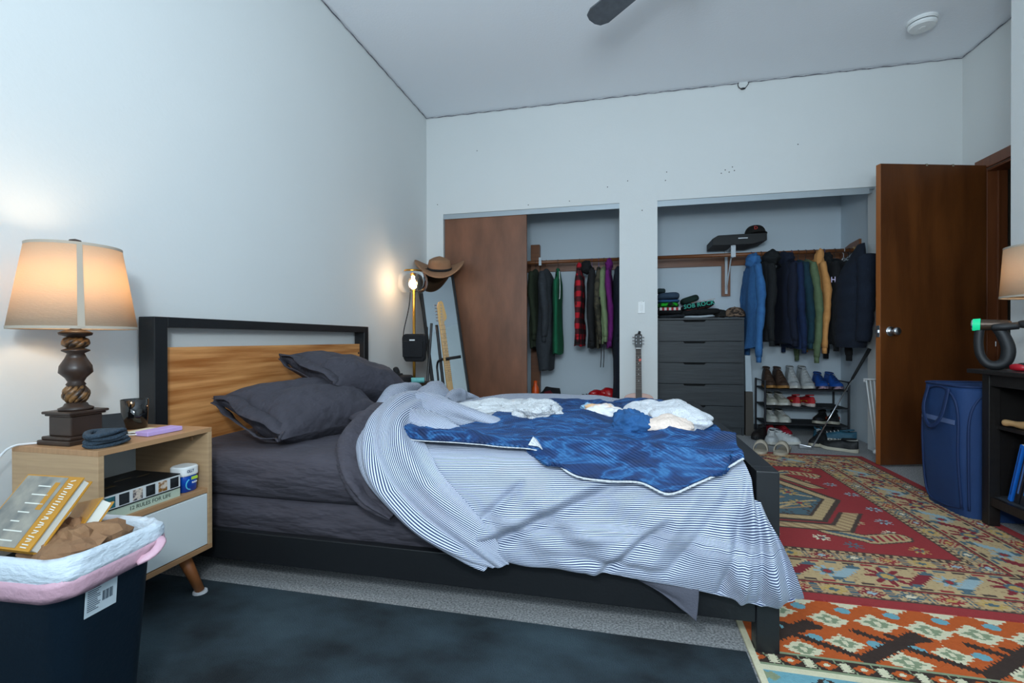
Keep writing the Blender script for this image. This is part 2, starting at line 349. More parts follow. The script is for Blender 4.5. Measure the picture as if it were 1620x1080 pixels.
# ------------------------------------------------ bed
headwood = mat('headboard_wood', '#a9652f', .42, nz=((30, 2.2, 42), '#e2a062', .16), bump=((200, 10, 100), .06))
sheet_m = mat('charcoal_sheet', '#3b3840', .85, nz=(6, '#45424b', .3), bump=((6, 13, 20), .6, .05), sheen=.25)
pillow_m = mat('charcoal_pillow', '#35333b', .85, nz=(7, '#3e3c45', .3), bump=((15, 8, 13), .6, .045), sheen=.25)
bx0, bx1, by0, by1 = -1.79, .425, 1.45, 3.01
bed = thing('bed_frame', 'black metal platform bed frame with a wooden headboard panel, against the left wall', 'bed', (-.68, 2.23, 0))
P_ = .055
for y0, y1 in ((by0, by0+P_), (by1-P_, by1)):
    m = MB(); m.box(bx0, bx0+.075, y0, y1, 0, .97); m.build('headboard_post', black_metal, bed, bevel=.003)
    m = MB(); m.box(bx1-.06, bx1, y0, y1, 0, .512); m.build('footboard_post', black_metal, bed, bevel=.003)
m = MB(); m.box(bx0, bx0+.075, by0+P_, by1-P_, .93, .97); m.build('headboard_rail', black_metal, bed, bevel=.002)
m = MB(); m.box(bx0+.012, bx0+.04, by0+P_+.001, by1-P_-.001, .2, .852); m.build('headboard_panel', headwood, bed, bevel=.002)
for z in (.79, .4):
    for y in (by0+P_+.02, by1-P_-.02): MB().ball((bx0+.042, y, z), (.004, .007, .007), n=8, k=5).build('bolt', black_pl, bed)
m = MB(); m.box(bx1-.06, bx1, by0+P_, by1-P_, .462, .512); m.build('footboard_rail', black_metal, bed, bevel=.003)
m = MB(); m.box(bx1-.05, bx1-.01, by0+P_, by1-P_, .10, .19); m.build('footboard_lower_rail', black_metal, bed, bevel=.003)
for y in (by0+.003, by1-.033):
    m = MB(); m.box(bx0+.075, bx1-.06, y, y+.03, .085, .19); m.build('side_rail', black_metal, bed, bevel=.003)
for x in (-1.55, -.95, -.35, .2):
    m = MB(); m.box(x-.035, x+.035, by0+.034, by1-.034, .145, .158); m.build('slat', black_metal, bed)
m = MB(); m.tube([(-.68, 2.2, .145), (-.68, 2.2, 0)], .02); m.build('centre_leg', black_metal, bed)
# mattress in two layers, under a fitted sheet
def rbox(x0, x1, y0, y1, z0, z1, r, nx, ny, amp, sd, side=.012):
    """rounded soft box as one closed shell"""
    cx, cy, cz = (x0+x1)/2, (y0+y1)/2, (z0+z1)/2; hx, hy, hz = (x1-x0)/2, (y1-y0)/2, (z1-z0)/2; G = []
    k = 14; n = 4*nx
    def sq(t):
        s = t*4 % 4; i = int(s); u = s-i
        return [(-1+2*u, -1), (1, -1+2*u), (1-2*u, 1), (-1, 1-2*u)][i]
    # profile from bottom centre outwards and up to top centre
    prof = [(0, -hz), (.5, -hz), (.9, -hz)]+[(1-(r/hy)*(1-math.cos(a)), 0) for a in ()]
    rows = []
    for s_, z in [(.02, -hz), (.5, -hz), (.93, -hz)]: rows.append((s_, 0, z))
    for q in range(7):
        a = -PI/2+q*PI/6; rows.append((1, -r*(1-math.cos(a)), (hz-r)*(1 if a > 0 else -1 if a < 0 else 0)+r*math.sin(a)))
    for s_ in (.93, .85, .72, .6, .45, .3, .15, .02): rows.append((s_, 0, hz))
    for s_, off, z in rows:
        row = []
        for i in range(n):
            u, v = sq(i/n); px = u*(hx+off)*1.0 if s_ == 1 else u*(hx-r)*s_; py = v*(hy+off) if s_ == 1 else v*(hy-r)*s_
            # pull the corners in
            cc = abs(u)*abs(v); 
            if cc > .9: px *= 1-.012*(cc-.9)*10; py *= 1-.02*(cc-.9)*10
            nn = noise.noise(Vector((px*2.2+sd, py*2.2, z*5)))*amp+noise.noise(Vector((px*9+sd, py*5, z*16)))*amp*.35
            row.append((cx+px+(u*nn*.5 if s_ == 1 else 0), cy+py+(v*nn*.6 if s_ == 1 else 0), cz+z+(nn if z > 0 and s_ < 1 else nn*.3)))
        G.append(row)
    return MB().grid(G, close=True)
mat_t = thing('mattress', 'thick mattress in charcoal sheets lying in the black bed frame', 'mattress', (-.68, 2.23, .16))
m = rbox(-1.735, .35, 1.484, 2.975, .165, .308, .03, 40, 10, .006, 3); m.build('mattress_core', sheet_m, mat_t, smooth=True)
m = rbox(-1.73, .345, 1.47, 2.98, .30, .468, .045, 60, 10, .016, 9)
# pull wrinkles across the near side of the fitted sheet
v2 = []
for x, y, z in m.v:
    if y < 1.9:
        f = math.exp(-((y-1.5)/.3)**2)
        for a, b, s, w_, amp in ((-1.05, .40, -.28, .022, .010), (-.95, .44, -.35, .02, .012), (-1.2, .37, .18, .02, .007), (-.8, .37, -.22, .02, .009)):
            d = (z-b)-(x-a)*s; e = math.exp(-(d/w_)**2)*math.exp(-((x-a)/.35)**2); y -= amp*e*f; z += amp*.6*e*f
    v2.append((x, y, z))
m.v = v2
m.build('mattress_topper', sheet_m, mat_t, smooth=True)
def pillow(name, label, C, X, Y, hx, hy, t, sd, flange):
    """X: long axis, Y: short axis, flange at -X end"""
    X = Vector(X).normalized(); Y = Vector(Y).normalized(); Z = X.cross(Y).normalized(); C = Vector(C); n = 52; Q = []
    if Z.z < 0: Z = -Z
    root = thing(name, label, 'pillow', C)
    mb = MB()
    for s in (1, -1):
        G = []
        for j in range(n+1):
            v = -1+2*j/n; row = []
            for i in range(n+1):
                u = -1+2*i/n
                h = max(0, (1-abs(u)**2.6))**.62*max(0, (1-abs(v)**2.4))**.62
                # concave sides between pointed corners
                pu = u*(hx-.035*(1-v*v)*abs(u)**3); pv = v*(hy-.03*(1-u*u)*abs(v)**3)
                wr = noise.noise(Vector((u*2.0+sd, v*3.0, s*2.0)))*.020+noise.noise(Vector((u*7+sd, v*4, s*3)))*.008
                # radiating creases from the corners and the open end
                cr_ = math.sin((v*6+u*2.2+noise.noise(Vector((u*2, v*2, sd)))*3))*.010*max(0, -u-.1)**.8
                cr_ += math.sin((v*9-u*3+sd))*.006*max(0, u-.2)
                row.append(C+X*pu+Y*pv+Z*(s*h*t/2+(wr+cr_)*h**.5*.9))
            G.append(row)
        if s < 0: G = [r[::-1] for r in G]
        mb.grid(G)
    mb.build('pillow_body', pillow_m, root, smooth=True)
    if flange:
        mb = MB(); R = []
        for q in range(3):
            row = []
            for i in range(40):
                a = 2*PI*i/40; ca, sa = math.cos(a), math.sin(a)
                v = math.copysign(abs(ca)**.6, ca); h = math.copysign(abs(sa)**.9, sa)
                off = q*.024; wob = .012*math.sin(a*5+sd)+.008*math.sin(a*9)
                row.append(C-X*(hx*.86+off+wob*.6+.03*(1-abs(v)))+Y*(v*(hy*(.86+.05*q)))+Z*(h*t*(.20-.05*q)+(.006*math.sin(a*7) if q else 0)))
            R.append(row)
        mb.grid(R, close=True); mb.build('open_hem', pillow_m, root, smooth=True, solid=.004)
    return root
pillow('pillow', 'charcoal pillow lying lowest and nearest, its open hem towards the nightstand', (-1.375, 1.925, .562), (.22, .95, -.03), (.93, -.22, -.30), .335, .225, .245, 2.0, True)
pillow('pillow', 'charcoal pillow leaning on top of the other pillow against the headboard', (-1.405, 2.315, .672), (.24, .94, -.20), (.9, -.24, -.30), .315, .215, .225, 7.3, True)
# bunched charcoal top sheet beside the pillows
mb = MB(); G = []
path = cr([(-1.20, 2.35, .50), (-1.13, 2.05, .52), (-1.02, 1.85, .54), (-.97, 1.66, .53), (-.93, 1.53, .49), (-.86, 1.44, .42), (-.80, 1.415, .355), (-.72, 1.41, .31)], 60)
for i, p in enumerate(path):
    t = path[min(i+1, 59)]-path[max(i-1, 0)]; t = Vector(t).normalized(); a = t.cross(Vector((0, 0, 1))).normalized(); b = a.cross(t); row = []
    r = .085*(1-.8*(i/59)**1.6)
    for j in range(28):
        q = 2*PI*j/28; rr = r*(1+.28*math.sin(q*4+i*.12)+.25*nv(math.cos(q)*2, math.sin(q)*2, i*.08))
        row.append(Vector(p)+a*math.cos(q)*rr*1.1+b*math.sin(q)*rr*.62)
    G.append(row)
mb.grid(G, close=True); mb.add(G[0], [tuple(range(28))]); mb.add(G[-1], [tuple(range(28))])
o = mb.build('top_sheet', sheet_m, smooth=True); tag(o, 'rumpled charcoal top sheet pushed down beside the pillows', 'bed sheet')
mb = MB(); G = cr2([[(-.02, 1.425, .235), (.06, 1.415, .235), (.14, 1.41, .235), (.20, 1.405, .235)], [(.02, 1.42, .20), (.09, 1.40, .19), (.15, 1.395, .185), (.205, 1.39, .19)], [(.10, 1.405, .168), (.145, 1.40, .155), (.175, 1.392, .15), (.203, 1.388, .15)], [(.165, 1.395, .128), (.18, 1.39, .12), (.19, 1.388, .112), (.198, 1.386, .105)]], 16, 20)
mb.grid(G.tolist()); o = mb.build('flat_sheet_corner', cloth('grey_sheet', '#545560', None, b=.2), smooth=True, solid=.003); tag(o, 'grey sheet corner sticking out below the striped duvet', 'bed sheet')
# ------------------------------------------------ striped duvet
stripe_m = striped('ticking_stripe', '#d3dae6', '#22345e', .0058, .52)
def topz(X, Y):
    z = .533+.012*math.exp(-((Y-2.72)/.2)**2)+.012*nv(X*2.3, Y*2.3, 1)+.006*nv(X*6, Y*6, 4)
    z += .022*math.exp(-((X+.57)/.28)**2-((Y-2.72)/.22)**2)
    z -= .035*max(0, min(1, (X+.10)/.15))*max(0, min(1, (Y-2.45)/.25))+.02*max(0, min(1, (-X-.72)/.15))*max(0, min(1, (Y-2.5)/.2))
    return z
def crease(x, z, x0, z0, x1, z1, wd, amp):
    """ridge along a segment"""
    d = np.array([x1-x0, z1-z0]); L2 = d@d; t = ((x-x0)*d[0]+(z-z0)*d[1])/L2
    dist = ((x-x0)*d[1]-(z-z0)*d[0])/math.sqrt(L2)
    return amp*np.exp(-(dist/wd)**2)*np.clip(1-((t-.5)/.62)**4, 0, 1)
us = np.linspace(0, 1, 13)
topX = np.interp(us, [0, .12, .25, .4, .55, .7, .8, .88, .94, 1], [-.86, -.76, -.62, -.42, -.2, .02, .14, .24, .30, .338])
botX = np.interp(us, [0, .12, .25, .4, .55, .7, .8, .88, .94, 1], [-.66, -.60, -.50, -.36, -.16, .06, .22, .34, .41, .462])
botZ = np.interp(us, [0, .06, .12, .2, .3, .45, .55, .7, .8, .88, .94, 1], [.40, .37, .33, .265, .222, .206, .206, .206, .19, .17, .168, .205])
rows = []
prof = [(3.045, .30, 0), (3.04, .42, 0), (2.99, .50, 0), (2.85, None, 0), (2.6, None, 0), (2.35, None, 0), (2.1, None, 0), (1.88, None, 0), (1.7, None, 0), (1.57, None, 0), (1.49, .524, .02), (1.44, .488, .12), (1.412, .43, .28), (1.395, None, .50), (1.385, None, .72), (1.38, None, .88), (1.39, None, 1.0)]
for Y, z, t in prof:
    row = []
    for i in range(13):
        X = topX[i]*(1-t)+botX[i]*t
        if Y > 1.5: X = topX[i]+(-.10 if i < 3 else 0)*min(1, (Y-1.5))*0
        if z is None: zz = topz(X, Y) if t == 0 else .43+(botZ[i]-.43)*(t-.28)/.72
        else: zz = min(z, .43+(botZ[i]-.43)*max(0, (t-.28)/.72)) if t > .2 else z
        y = Y
        if i >= 10 and t > .4: y = Y-.035*math.sin(PI*min(1, (t-.3)/.7))*(i-9)/3
        row.append((X, y, zz))
    rows.append(row)
rows.append([(x, 1.425 if i < 8 else y+.004, z+.012 if i < 8 else z+.001) for i, (x, y, z) in enumerate(rows[-1])])
NY, NX = 230, 330
P = cr2(rows, NY, NX); Nn = normals(P); X_, Y_, Z_ = P[..., 0], P[..., 1], P[..., 2]
side_w = np.clip((1.52-Y_)/.09, 0, 1); end_w = np.clip((Z_-np.min(Z_, axis=0))/.02, 0, 1)
dsp = np.zeros_like(X_)
for c in ((-.02, .455, -.46, .225, .016, -.017), (-.05, .465, -.49, .245, .03, .012), (.12, .36, -.05, .215, .014, -.013), (.15, .40, -.07, .22, .026, .009), (.22, .47, .08, .25, .02, .008), (-.30, .44, -.42, .33, .012, -.010), (-.22, .44, -.36, .34, .022, .008), (.30, .46, .13, .24, .015, -.009), (.345, .50, .26, .19, .010, -.010), (.35, .50, .315, .18, .010, .010), (.356, .50, .36, .18, .009, -.012), (.36, .49, .40, .19, .011, .010), (.362, .48, .435, .2, .010, -.010), (-.2, .25, .1, .23, .015, -.006), (-.15, .30, .02, .33, .02, .006)):
    dsp += crease(X_, Z_, *c)
q_ = (X_*.62+Z_*1.0)*46+2.2*np.sin(X_*5+Z_*7)
dsp += .0045*np.sin(q_)*np.clip(1.2-np.abs(Z_-.34)/.16, 0, 1)*np.clip((X_+.5)/.3, 0, 1)
dsp += .007*np.sin((X_-.30-(.5-Z_)*.22)*75)*np.clip((X_-.2-(.5-Z_)*.1)/.08, 0, 1)*np.clip((.52-Z_)/.12, 0, 1)*np.clip((Z_-.19)/.06, .15, 1)
dsp *= side_w*1.9
tn = np.array([[noise.noise(Vector((x*3.0, y*7.0, z*7.0)))*.010+noise.noise(Vector((x*9, y*16, z*14+5)))*.0035 for x, y, z in row] for row in P[::2, ::2].tolist()])
tn = np.kron(tn, np.ones((2, 2)))[:NY, :NX]
k5 = np.ones(5)/5
for _ in range(2):
    tn = np.apply_along_axis(lambda r: np.convolve(np.pad(r, 2, 'edge'), k5, 'valid'), 0, tn); tn = np.apply_along_axis(lambda r: np.convolve(np.pad(r, 2, 'edge'), k5, 'valid'), 1, tn)
dsp += tn*(.6+.4*(1-side_w))
sgn = np.sign(Nn[120, 100, 2]) or 1
P = P+Nn*sgn*dsp[..., None]
P[..., 0] = np.where((P[..., 1] > 1.425) & (P[..., 2] > .3), np.minimum(P[..., 0], .352), P[..., 0])
arc = np.concatenate([np.zeros((1, NX)), np.cumsum(np.linalg.norm(np.diff(P, axis=0), axis=2), axis=0)]); arc = np.tile(arc[:, 160:161], (1, NX))
# the cloth is pulled askew: stripes drift along the length, and fan towards the foot corner
uvv = arc+P[..., 0]*.06
duv = thing('duvet', 'blue and white ticking striped duvet spilling over the near side of the bed', 'duvet', (-.3, 2.1, .52))
mb = MB(); mb.grid(P.tolist(), uv=np.stack([P[..., 0], uvv], -1).tolist()); o = mb.build('duvet_main', stripe_m, duv, smooth=True)
# the turned corner: wide flap running down the side
FL = [[(-1.10, 2.28, .575), (-1.02, 2.26, .61), (-.93, 2.24, .615), (-.86, 2.2, .585), (-.84, 2.16, .55)],
      [(-1.08, 2.02, .56), (-1.00, 2.0, .62), (-.91, 1.98, .635), (-.83, 1.95, .60), (-.80, 1.90, .55)],
      [(-1.03, 1.80, .545), (-.96, 1.78, .605), (-.87, 1.76, .625), (-.79, 1.73, .60), (-.745, 1.70, .55)],
      [(-.965, 1.62, .52), (-.91, 1.59, .575), (-.83, 1.57, .595), (-.75, 1.555, .58), (-.69, 1.56, .545)],
      [(-.895, 1.49, .495), (-.85, 1.455, .515), (-.78, 1.44, .53), (-.69, 1.45, .525), (-.62, 1.47, .515)],
      [(-.835, 1.425, .435), (-.79, 1.385, .435), (-.71, 1.37, .445), (-.62, 1.385, .455), (-.555, 1.41, .46)],
      [(-.755, 1.405, .365), (-.71, 1.365, .36), (-.64, 1.35, .365), (-.55, 1.36, .38), (-.475, 1.395, .39)],
      [(-.655, 1.40, .30), (-.62, 1.36, .29), (-.56, 1.345, .295), (-.48, 1.355, .31), (-.40, 1.39, .315)],
      [(-.52, 1.395, .24), (-.49, 1.36, .235), (-.45, 1.35, .235), (-.40, 1.36, .24), (-.35, 1.39, .245)],
      [(-.42, 1.395, .205), (-.41, 1.37, .203), (-.39, 1.365, .203), (-.36, 1.37, .205), (-.33, 1.39, .207)]]
G = cr2(FL, 170, 90); Nf = normals(G); sf = np.sign(Nf[60, 45, 2]) or 1
ju, iu = np.meshgrid(np.linspace(0, 1, 170), np.linspace(0, 1, 90), indexing='ij')
d = .006*np.sin(iu*30-ju*9+3*np.sin(ju*4))*np.sin(PI*iu)+.012*np.sin(iu*16+ju*3+2*np.sin(ju*5))*np.sin(PI*iu)*np.clip((ju-.1)*3, 0, 1)+.008*np.sin(iu*9-ju*11)*np.sin(PI*iu)
G = G+Nf*sf*d[..., None]
wd = np.interp(np.linspace(0, 1, 170), [0, .3, .6, .85, 1], [.29, .31, .33, .24, .10])[:, None]
mb = MB(); mb.grid(G.tolist(), uv=np.stack([ju, iu*wd], -1).tolist()); mb.build('duvet_turned_corner', stripe_m, duv, smooth=True, solid=.006)
# the rolled edge running off to a point on top of the bed
def roll(pts, rad, uvw, turns, fl, sd):
    path = cr(pts, 110); n = 36; G = []; UV = []; R = np.interp(np.linspace(0, 1, 110), np.linspace(0, 1, len(rad)), rad)
    for i, p in enumerate(path):
        t = Vector(path[min(i+1, 109)]-path[max(i-1, 0)]).normalized(); a = t.cross(Vector((0, 0, 1))).normalized(); b = a.cross(t).normalized(); row = []; ur = []
        for j in range(n+1):
            q = 2*PI*j/n; rr = R[i]*(1+.16*math.sin(q*3+i*.05+sd)+.14*nv(math.cos(q)*1.6+sd, math.sin(q)*1.6, i*.05))
            row.append(tuple(Vector(p)+a*math.cos(q)*rr+b*math.sin(q)*rr*fl)); ur.append((i*.01, j/n*uvw+i*turns))
        G.append(row); UV.append(ur)
    return G, UV
mb = MB(); G, UV = roll([(-.99, 2.05, .56), (-.90, 2.02, .59), (-.80, 1.95, .59), (-.70, 1.88, .58), (-.58, 1.81, .57), (-.47, 1.76, .56), (-.40, 1.72, .548)], [.05, .075, .075, .07, .06, .04, .004], .40, .0002, .62, 1.0)
mb.grid(G, uv=UV); mb.build('duvet_rolled_edge', stripe_m, duv, smooth=True)
mb = MB(); G, UV = roll([(-.86, 1.80, .575), (-.79, 1.73, .575), (-.72, 1.68, .57), (-.64, 1.65, .56), (-.56, 1.65, .55)], [.02, .065, .06, .05, .004], .34, .0005, .6, 4.0)
mb.grid(G, uv=UV); mb.build('duvet_fold', stripe_m, duv, smooth=True)
# bunched far edge by the pillows
mb = MB()
for pts, rad, sd in (([(-1.12, 2.10, .54), (-1.18, 2.35, .575), (-1.25, 2.6, .565), (-1.30, 2.80, .565), (-1.28, 2.92, .53)], [.05, .08, .075, .065, .03], 2.0), ([(-1.05, 2.30, .54), (-1.05, 2.55, .565), (-1.12, 2.78, .55), (-1.1, 2.92, .50)], [.04, .08, .085, .03], 6.0), ([(-.92, 2.45, .54), (-.98, 2.75, .53), (-.90, 2.9, .50)], [.03, .07, .03], 8.0)):
    G, UV = roll(pts, rad, .5, .002, .75, sd); mb.grid(G, uv=UV)
mb.build('duvet_bunched_edge', stripe_m, duv, smooth=True)
# corner of the duvet poking out under the foot rail
mb = MB(); n = 30; G = []; UV = []
for j in range(26):
    a = PI*j/25; row = []; ur = []
    for i in range(n+1):
        b = 2*PI*i/n; d = Vector((math.sin(a)*math.cos(b), math.sin(a)*math.sin(b), math.cos(a))); g = 1+.15*noise.noise(d*2.2)
        p = Vector((.405, 1.66, .355))+Vector((d.x*.055*g, d.y*.14*g, d.z*.11*g)); row.append(p); ur.append((p.y, p.z))
    G.append(row); UV.append(ur)
mb.grid(G, uv=UV); mb.build('duvet_foot_corner', stripe_m, duv, smooth=True)
# ------------------------------------------------ blue velvet blanket
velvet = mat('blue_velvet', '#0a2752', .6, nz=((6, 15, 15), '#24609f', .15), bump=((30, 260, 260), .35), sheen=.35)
sherpa = mat('white_sherpa', '#d6d9dc', .95, bump=(170, 1.0), sheen=.3)
near = [(-.74, 1.60, .56), (-.70, 1.50, .56), (-.55, 1.475, .555), (-.39, 1.46, .55), (-.27, 1.45, .545), (-.22, 1.43, .53), (-.135, 1.398, .487), (-.04, 1.393, .478), (.05, 1.39, .480), (.125, 1.385, .455), (.20, 1.392, .487), (.27, 1.42, .515), (.335, 1.45, .52)]
far = [(-.75, 1.66, .57), (-.70, 1.66, .57), (-.58, 1.70, .56), (-.50, 1.95, .56), (-.44, 2.28, .56), (-.36, 2.42, .565), (-.2, 2.40, .565), (-.03, 2.42, .57), (.06, 2.50, .57), (.14, 2.56, .57), (.22, 2.45, .57), (.29, 2.25, .56), (.34, 1.75, .55)]
G = []
for k in range(9):
    t = k/8; row = []
    for a, b in zip(near, far):
        Y = a[1]*(1-t)+b[1]*t; X = a[0]*(1-t)+b[0]*t
        if a[1] < 1.45:
            Y = [a[1], 1.42, 1.48][k] if k < 3 else 1.48+(b[1]-1.48)*(k-2)/6; z = [a[2], .515, .545][k] if k < 3 else topz(X, Y)+.034
        else: z = topz(X, Y)+(.012 if k == 0 else .026)
        row.append((X, Y, z))
    G.append(row)
G = cr2(G, 150, 190)
def vfold(x, y, z):
    a = noise.noise(Vector((x*3.2+1.5, y*8, .3)))+.45*noise.noise(Vector((x*7, y*19, 2)))
    r = (1-abs(a))**3
    w_ = noise.noise(Vector((x*1.6, y*2.2, 4)))*6; return .010*r+.026*(1-abs(math.sin(y*7.5+x*1.6+w_)))**1.6+.012*noise.noise(Vector((x*6+y*9, y*4, 9)))-.006
tv = np.linspace(0, 1, 150)[:, None]; ed = np.clip(tv/.12, .25, 1)*np.clip((1-tv)/.08, .1, 1)*np.ones((1, 190))
D = np.array([[vfold(*p) for p in row] for row in G.tolist()])*ed
Nb = normals(G); sb = np.sign(Nb[80, 100, 2]); G = G+Nb*sb*D[..., None]
G[..., 0] = np.minimum(G[..., 0], .355)
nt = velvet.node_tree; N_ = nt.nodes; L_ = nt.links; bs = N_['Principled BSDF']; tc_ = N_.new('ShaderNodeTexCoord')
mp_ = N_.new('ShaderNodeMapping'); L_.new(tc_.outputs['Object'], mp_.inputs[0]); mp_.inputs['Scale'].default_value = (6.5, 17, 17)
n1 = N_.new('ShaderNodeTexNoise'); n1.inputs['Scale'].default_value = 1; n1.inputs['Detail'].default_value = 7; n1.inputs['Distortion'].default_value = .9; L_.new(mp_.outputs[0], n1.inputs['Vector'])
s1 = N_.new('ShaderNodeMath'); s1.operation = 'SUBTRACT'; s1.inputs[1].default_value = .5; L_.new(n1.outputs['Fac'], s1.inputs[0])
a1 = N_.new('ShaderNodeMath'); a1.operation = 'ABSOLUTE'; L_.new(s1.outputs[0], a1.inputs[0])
r1 = N_.new('ShaderNodeValToRGB'); e_ = r1.color_ramp.elements; e_[0].position = 0; e_[0].color = srgb('#30699c'); e_[1].position = .15; e_[1].color = srgb('#082249'); q_ = e_.new(.02); q_.color = srgb('#174b80'); q_ = e_.new(.06); q_.color = srgb('#0c3061')  # pale stops paint highlights on the pile creases into the base colour
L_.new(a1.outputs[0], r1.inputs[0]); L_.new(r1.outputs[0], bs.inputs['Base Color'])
wv_ = N_.new('ShaderNodeTexWave'); wv_.inputs['Scale'].default_value = 42; wv_.inputs['Distortion'].default_value = .6; wv_.bands_direction = 'DIAGONAL'; L_.new(tc_.outputs['Object'], wv_.inputs['Vector'])
bp_ = N_.new('ShaderNodeBump'); bp_.inputs['Strength'].default_value = .7; bp_.inputs['Distance'].default_value = .004; L_.new(wv_.outputs['Fac'], bp_.inputs['Height']); L_.new(bp_.outputs[0], bs.inputs['Normal'])
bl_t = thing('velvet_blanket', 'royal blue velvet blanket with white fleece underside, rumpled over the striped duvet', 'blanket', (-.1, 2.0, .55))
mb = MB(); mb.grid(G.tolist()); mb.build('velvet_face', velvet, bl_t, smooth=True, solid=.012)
mb = MB(); e0 = G[0]-Nb[0]*0+np.array([0, -.002, -.004]); mb.tube([tuple(p) for p in e0[::2]], [.0018 if p[0] < -.26 else .0032 for p in e0[::2]], 7); mb.build('fleece_edge', sherpa, bl_t, smooth=True)
def heap(name, m_, parent, C, R, amp, sd, rz=0, fr=2.2, nn=(80, 44), fold=.0, e=1.0, flat=-.35):
    C = Vector(C); G = []
    for j in range(nn[1]+1):
        a = PI*j/nn[1]; row = []
        for i in range(nn[0]):
            b = 2*PI*i/nn[0]; d = Vector((math.sin(a)*math.cos(b), math.sin(a)*math.sin(b), math.cos(a)))
            g = 1+amp*noise.noise(d*fr+Vector((sd, 0, sd)))
            q = noise.noise(d*fr*.8+Vector((0, sd, 3)))*7+noise.noise(d*fr*2+Vector((sd, 3, 1)))*1.5
            g += fold*.55*(abs(math.sin(q+d.x*2.5-d.y*2))**.8-.5)
            p = Vector((d.x*R[0]*g, d.y*R[1]*g, max(flat*R[2], d.z*R[2]*g)))
            x, y = p.x*math.cos(rz)-p.y*math.sin(rz), p.x*math.sin(rz)+p.y*math.cos(rz); row.append(C+Vector((x, y, p.z)))
        G.append(row)
    mb = MB().grid(G, close=True); return mb.build(name, m_, parent, smooth=True)
heap('fleece_fold', sherpa, bl_t, (-.52, 2.02, .578), (.20, .13, .038), .35, 3.1, .3, fold=.25)
heap('fleece_fold', sherpa, bl_t, (-.335, 1.93, .585), (.10, .13, .048), .25, 8.7, .2, fold=.22)
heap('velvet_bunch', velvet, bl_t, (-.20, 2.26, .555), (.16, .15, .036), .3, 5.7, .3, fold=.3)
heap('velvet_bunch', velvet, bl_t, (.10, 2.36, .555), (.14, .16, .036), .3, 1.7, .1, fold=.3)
mb = MB(); mb.add([(-.282, 1.45, .553), (-.252, 1.445, .552), (-.236, 1.435, .545), (-.255, 1.475, .562), (-.268, 1.455, .578)], [(0, 1, 4), (1, 2, 4), (2, 3, 4), (3, 0, 4)]); mb.build('fleece_corner', sherpa, bl_t, smooth=False, solid=.003)
# laundry on the blanket at the foot of the bed
towel_m = mat('white_towel', '#dcdfe4', .95, bump=(190, .9), sheen=.3); peach_m = mat('peach_cloth', '#d9c3b4', .95, nz=(5, '#e6d5c8', .3), bump=(150, .5)); bluec = cloth('teal_blue_cloth', '#1d4c7d', '#265a90', 14, .4)
tw = thing('towel', 'thick white towel bunched at the foot of the bed beside the foot rail', 'towel', (.21, 1.95, .56))
heap('towel_pile', towel_m, tw, (.195, 1.95, .575), (.118, .19, .062), .18, 4.2, .2, 1.8, fold=.20)
heap('towel_fold', towel_m, tw, (.10, 2.02, .578), (.09, .12, .050), .2, 9.2, .1, 1.8, fold=.25)
o = heap('folded_cloth', peach_m, None, (.15, 1.70, .572), (.095, .065, .046), .2, 2.9, .15, 1.6, fold=.16); tag(o, 'pale peach cloth tucked into the front of the white towel', 'cloth')
o = heap('t_shirt', bluec, None, (.035, 1.73, .578), (.060, .09, .052), .3, 6.1, .5, 1.9, fold=.3); tag(o, 'plain medium blue shirt crumpled left of the white towel', 'shirt')
o = heap('t_shirt', mat('white_orange_cloth', '#dfdfe0', .95, nz=((9, 9, 9), '#e2b07a', .08)), None, (-.075, 1.97, .58), (.085, .07, .035), .3, 7.1, -.4, 2, fold=.3); tag(o, 'small white and orange garment lying left of the blue shirt', 'shirt')
o = heap('sock', cloth('pale_blue', '#8fb8d6', None), None, (-.135, 2.05, .585), (.035, .05, .022), .3, 3.1, .4, 2, fold=.2); tag(o, 'small pale blue sock on the velvet blanket', 'sock')
# ------------------------------------------------ nightstand
nx0, nx1, ny0, ny1, nzt = -1.72, -1.40, 1.02, 1.393, .576
ns = thing('nightstand', 'light oak nightstand with open shelf and white drawer beside the bed', 'nightstand', ((nx0+nx1)/2, (ny0+ny1)/2, 0))
tk = .016
m = MB(); m.box(nx0, nx1, ny0, ny1, nzt-tk, nzt); m.build('top_board', oak_top, ns, bevel=.001)
m = MB(); m.box(nx0, nx1, ny0, ny1, .155, .155+tk); m.build('bottom_board', oak_top, ns, bevel=.001)
for y0, y1 in ((ny0, ny0+tk), (ny1-tk, ny1)):
    m = MB(); m.box(nx0, nx1, y0, y1, .155+tk, nzt-tk); m.build('side_panel', oak, ns, bevel=.001)
m = MB(); m.box(nx0, nx1-.004, ny0+tk, ny1-tk, .352, .352+tk); m.build('shelf', oak_top, ns, bevel=.001)
m = MB(); m.box(nx0, nx0+.005, ny0+tk, ny1-tk, .17, nzt-tk); m.build('back_panel', mat('white_backboard', '#c9d2d6', .7), ns)
dr = MB(); dr.box(nx1-.018, nx1-.002, ny0+tk+.002, ny1-tk-.002, .174, .349); dr.build('drawer', mat('drawer_white', '#d8dede', .4), ns, bevel=.0015)
legm = mat('leg_wood', '#96582f', .5, nz=((60, 60, 6), '#a96a3c', .3)); padm = mat('felt_pad', '#e4e4e6', .9)
for sx, sy in ((1, 1), (1, -1), (-1, 1), (-1, -1)):
    cx = (nx0+nx1)/2+sx*.095; cy = (ny0+ny1)/2+sy*.125
    m = MB(); m.tube([(cx, cy, .155), (cx+sx*.045, cy+sy*.03, .016)], [.021, .014], 14); l = m.build('leg', legm, ns, smooth=True)
    m = MB(); m.lathe([(.022, 0), (.023, .0095), (.022, .016)], (cx+sx*.045, cy+sy*.03, 0), 14); m.build('foot_pad', padm, l)
m = MB(); m.ball((-1.47, ny1-tk-.001, .535), (.008, .003, .008), n=10, k=6); m.build('screw', oak_top, ns)
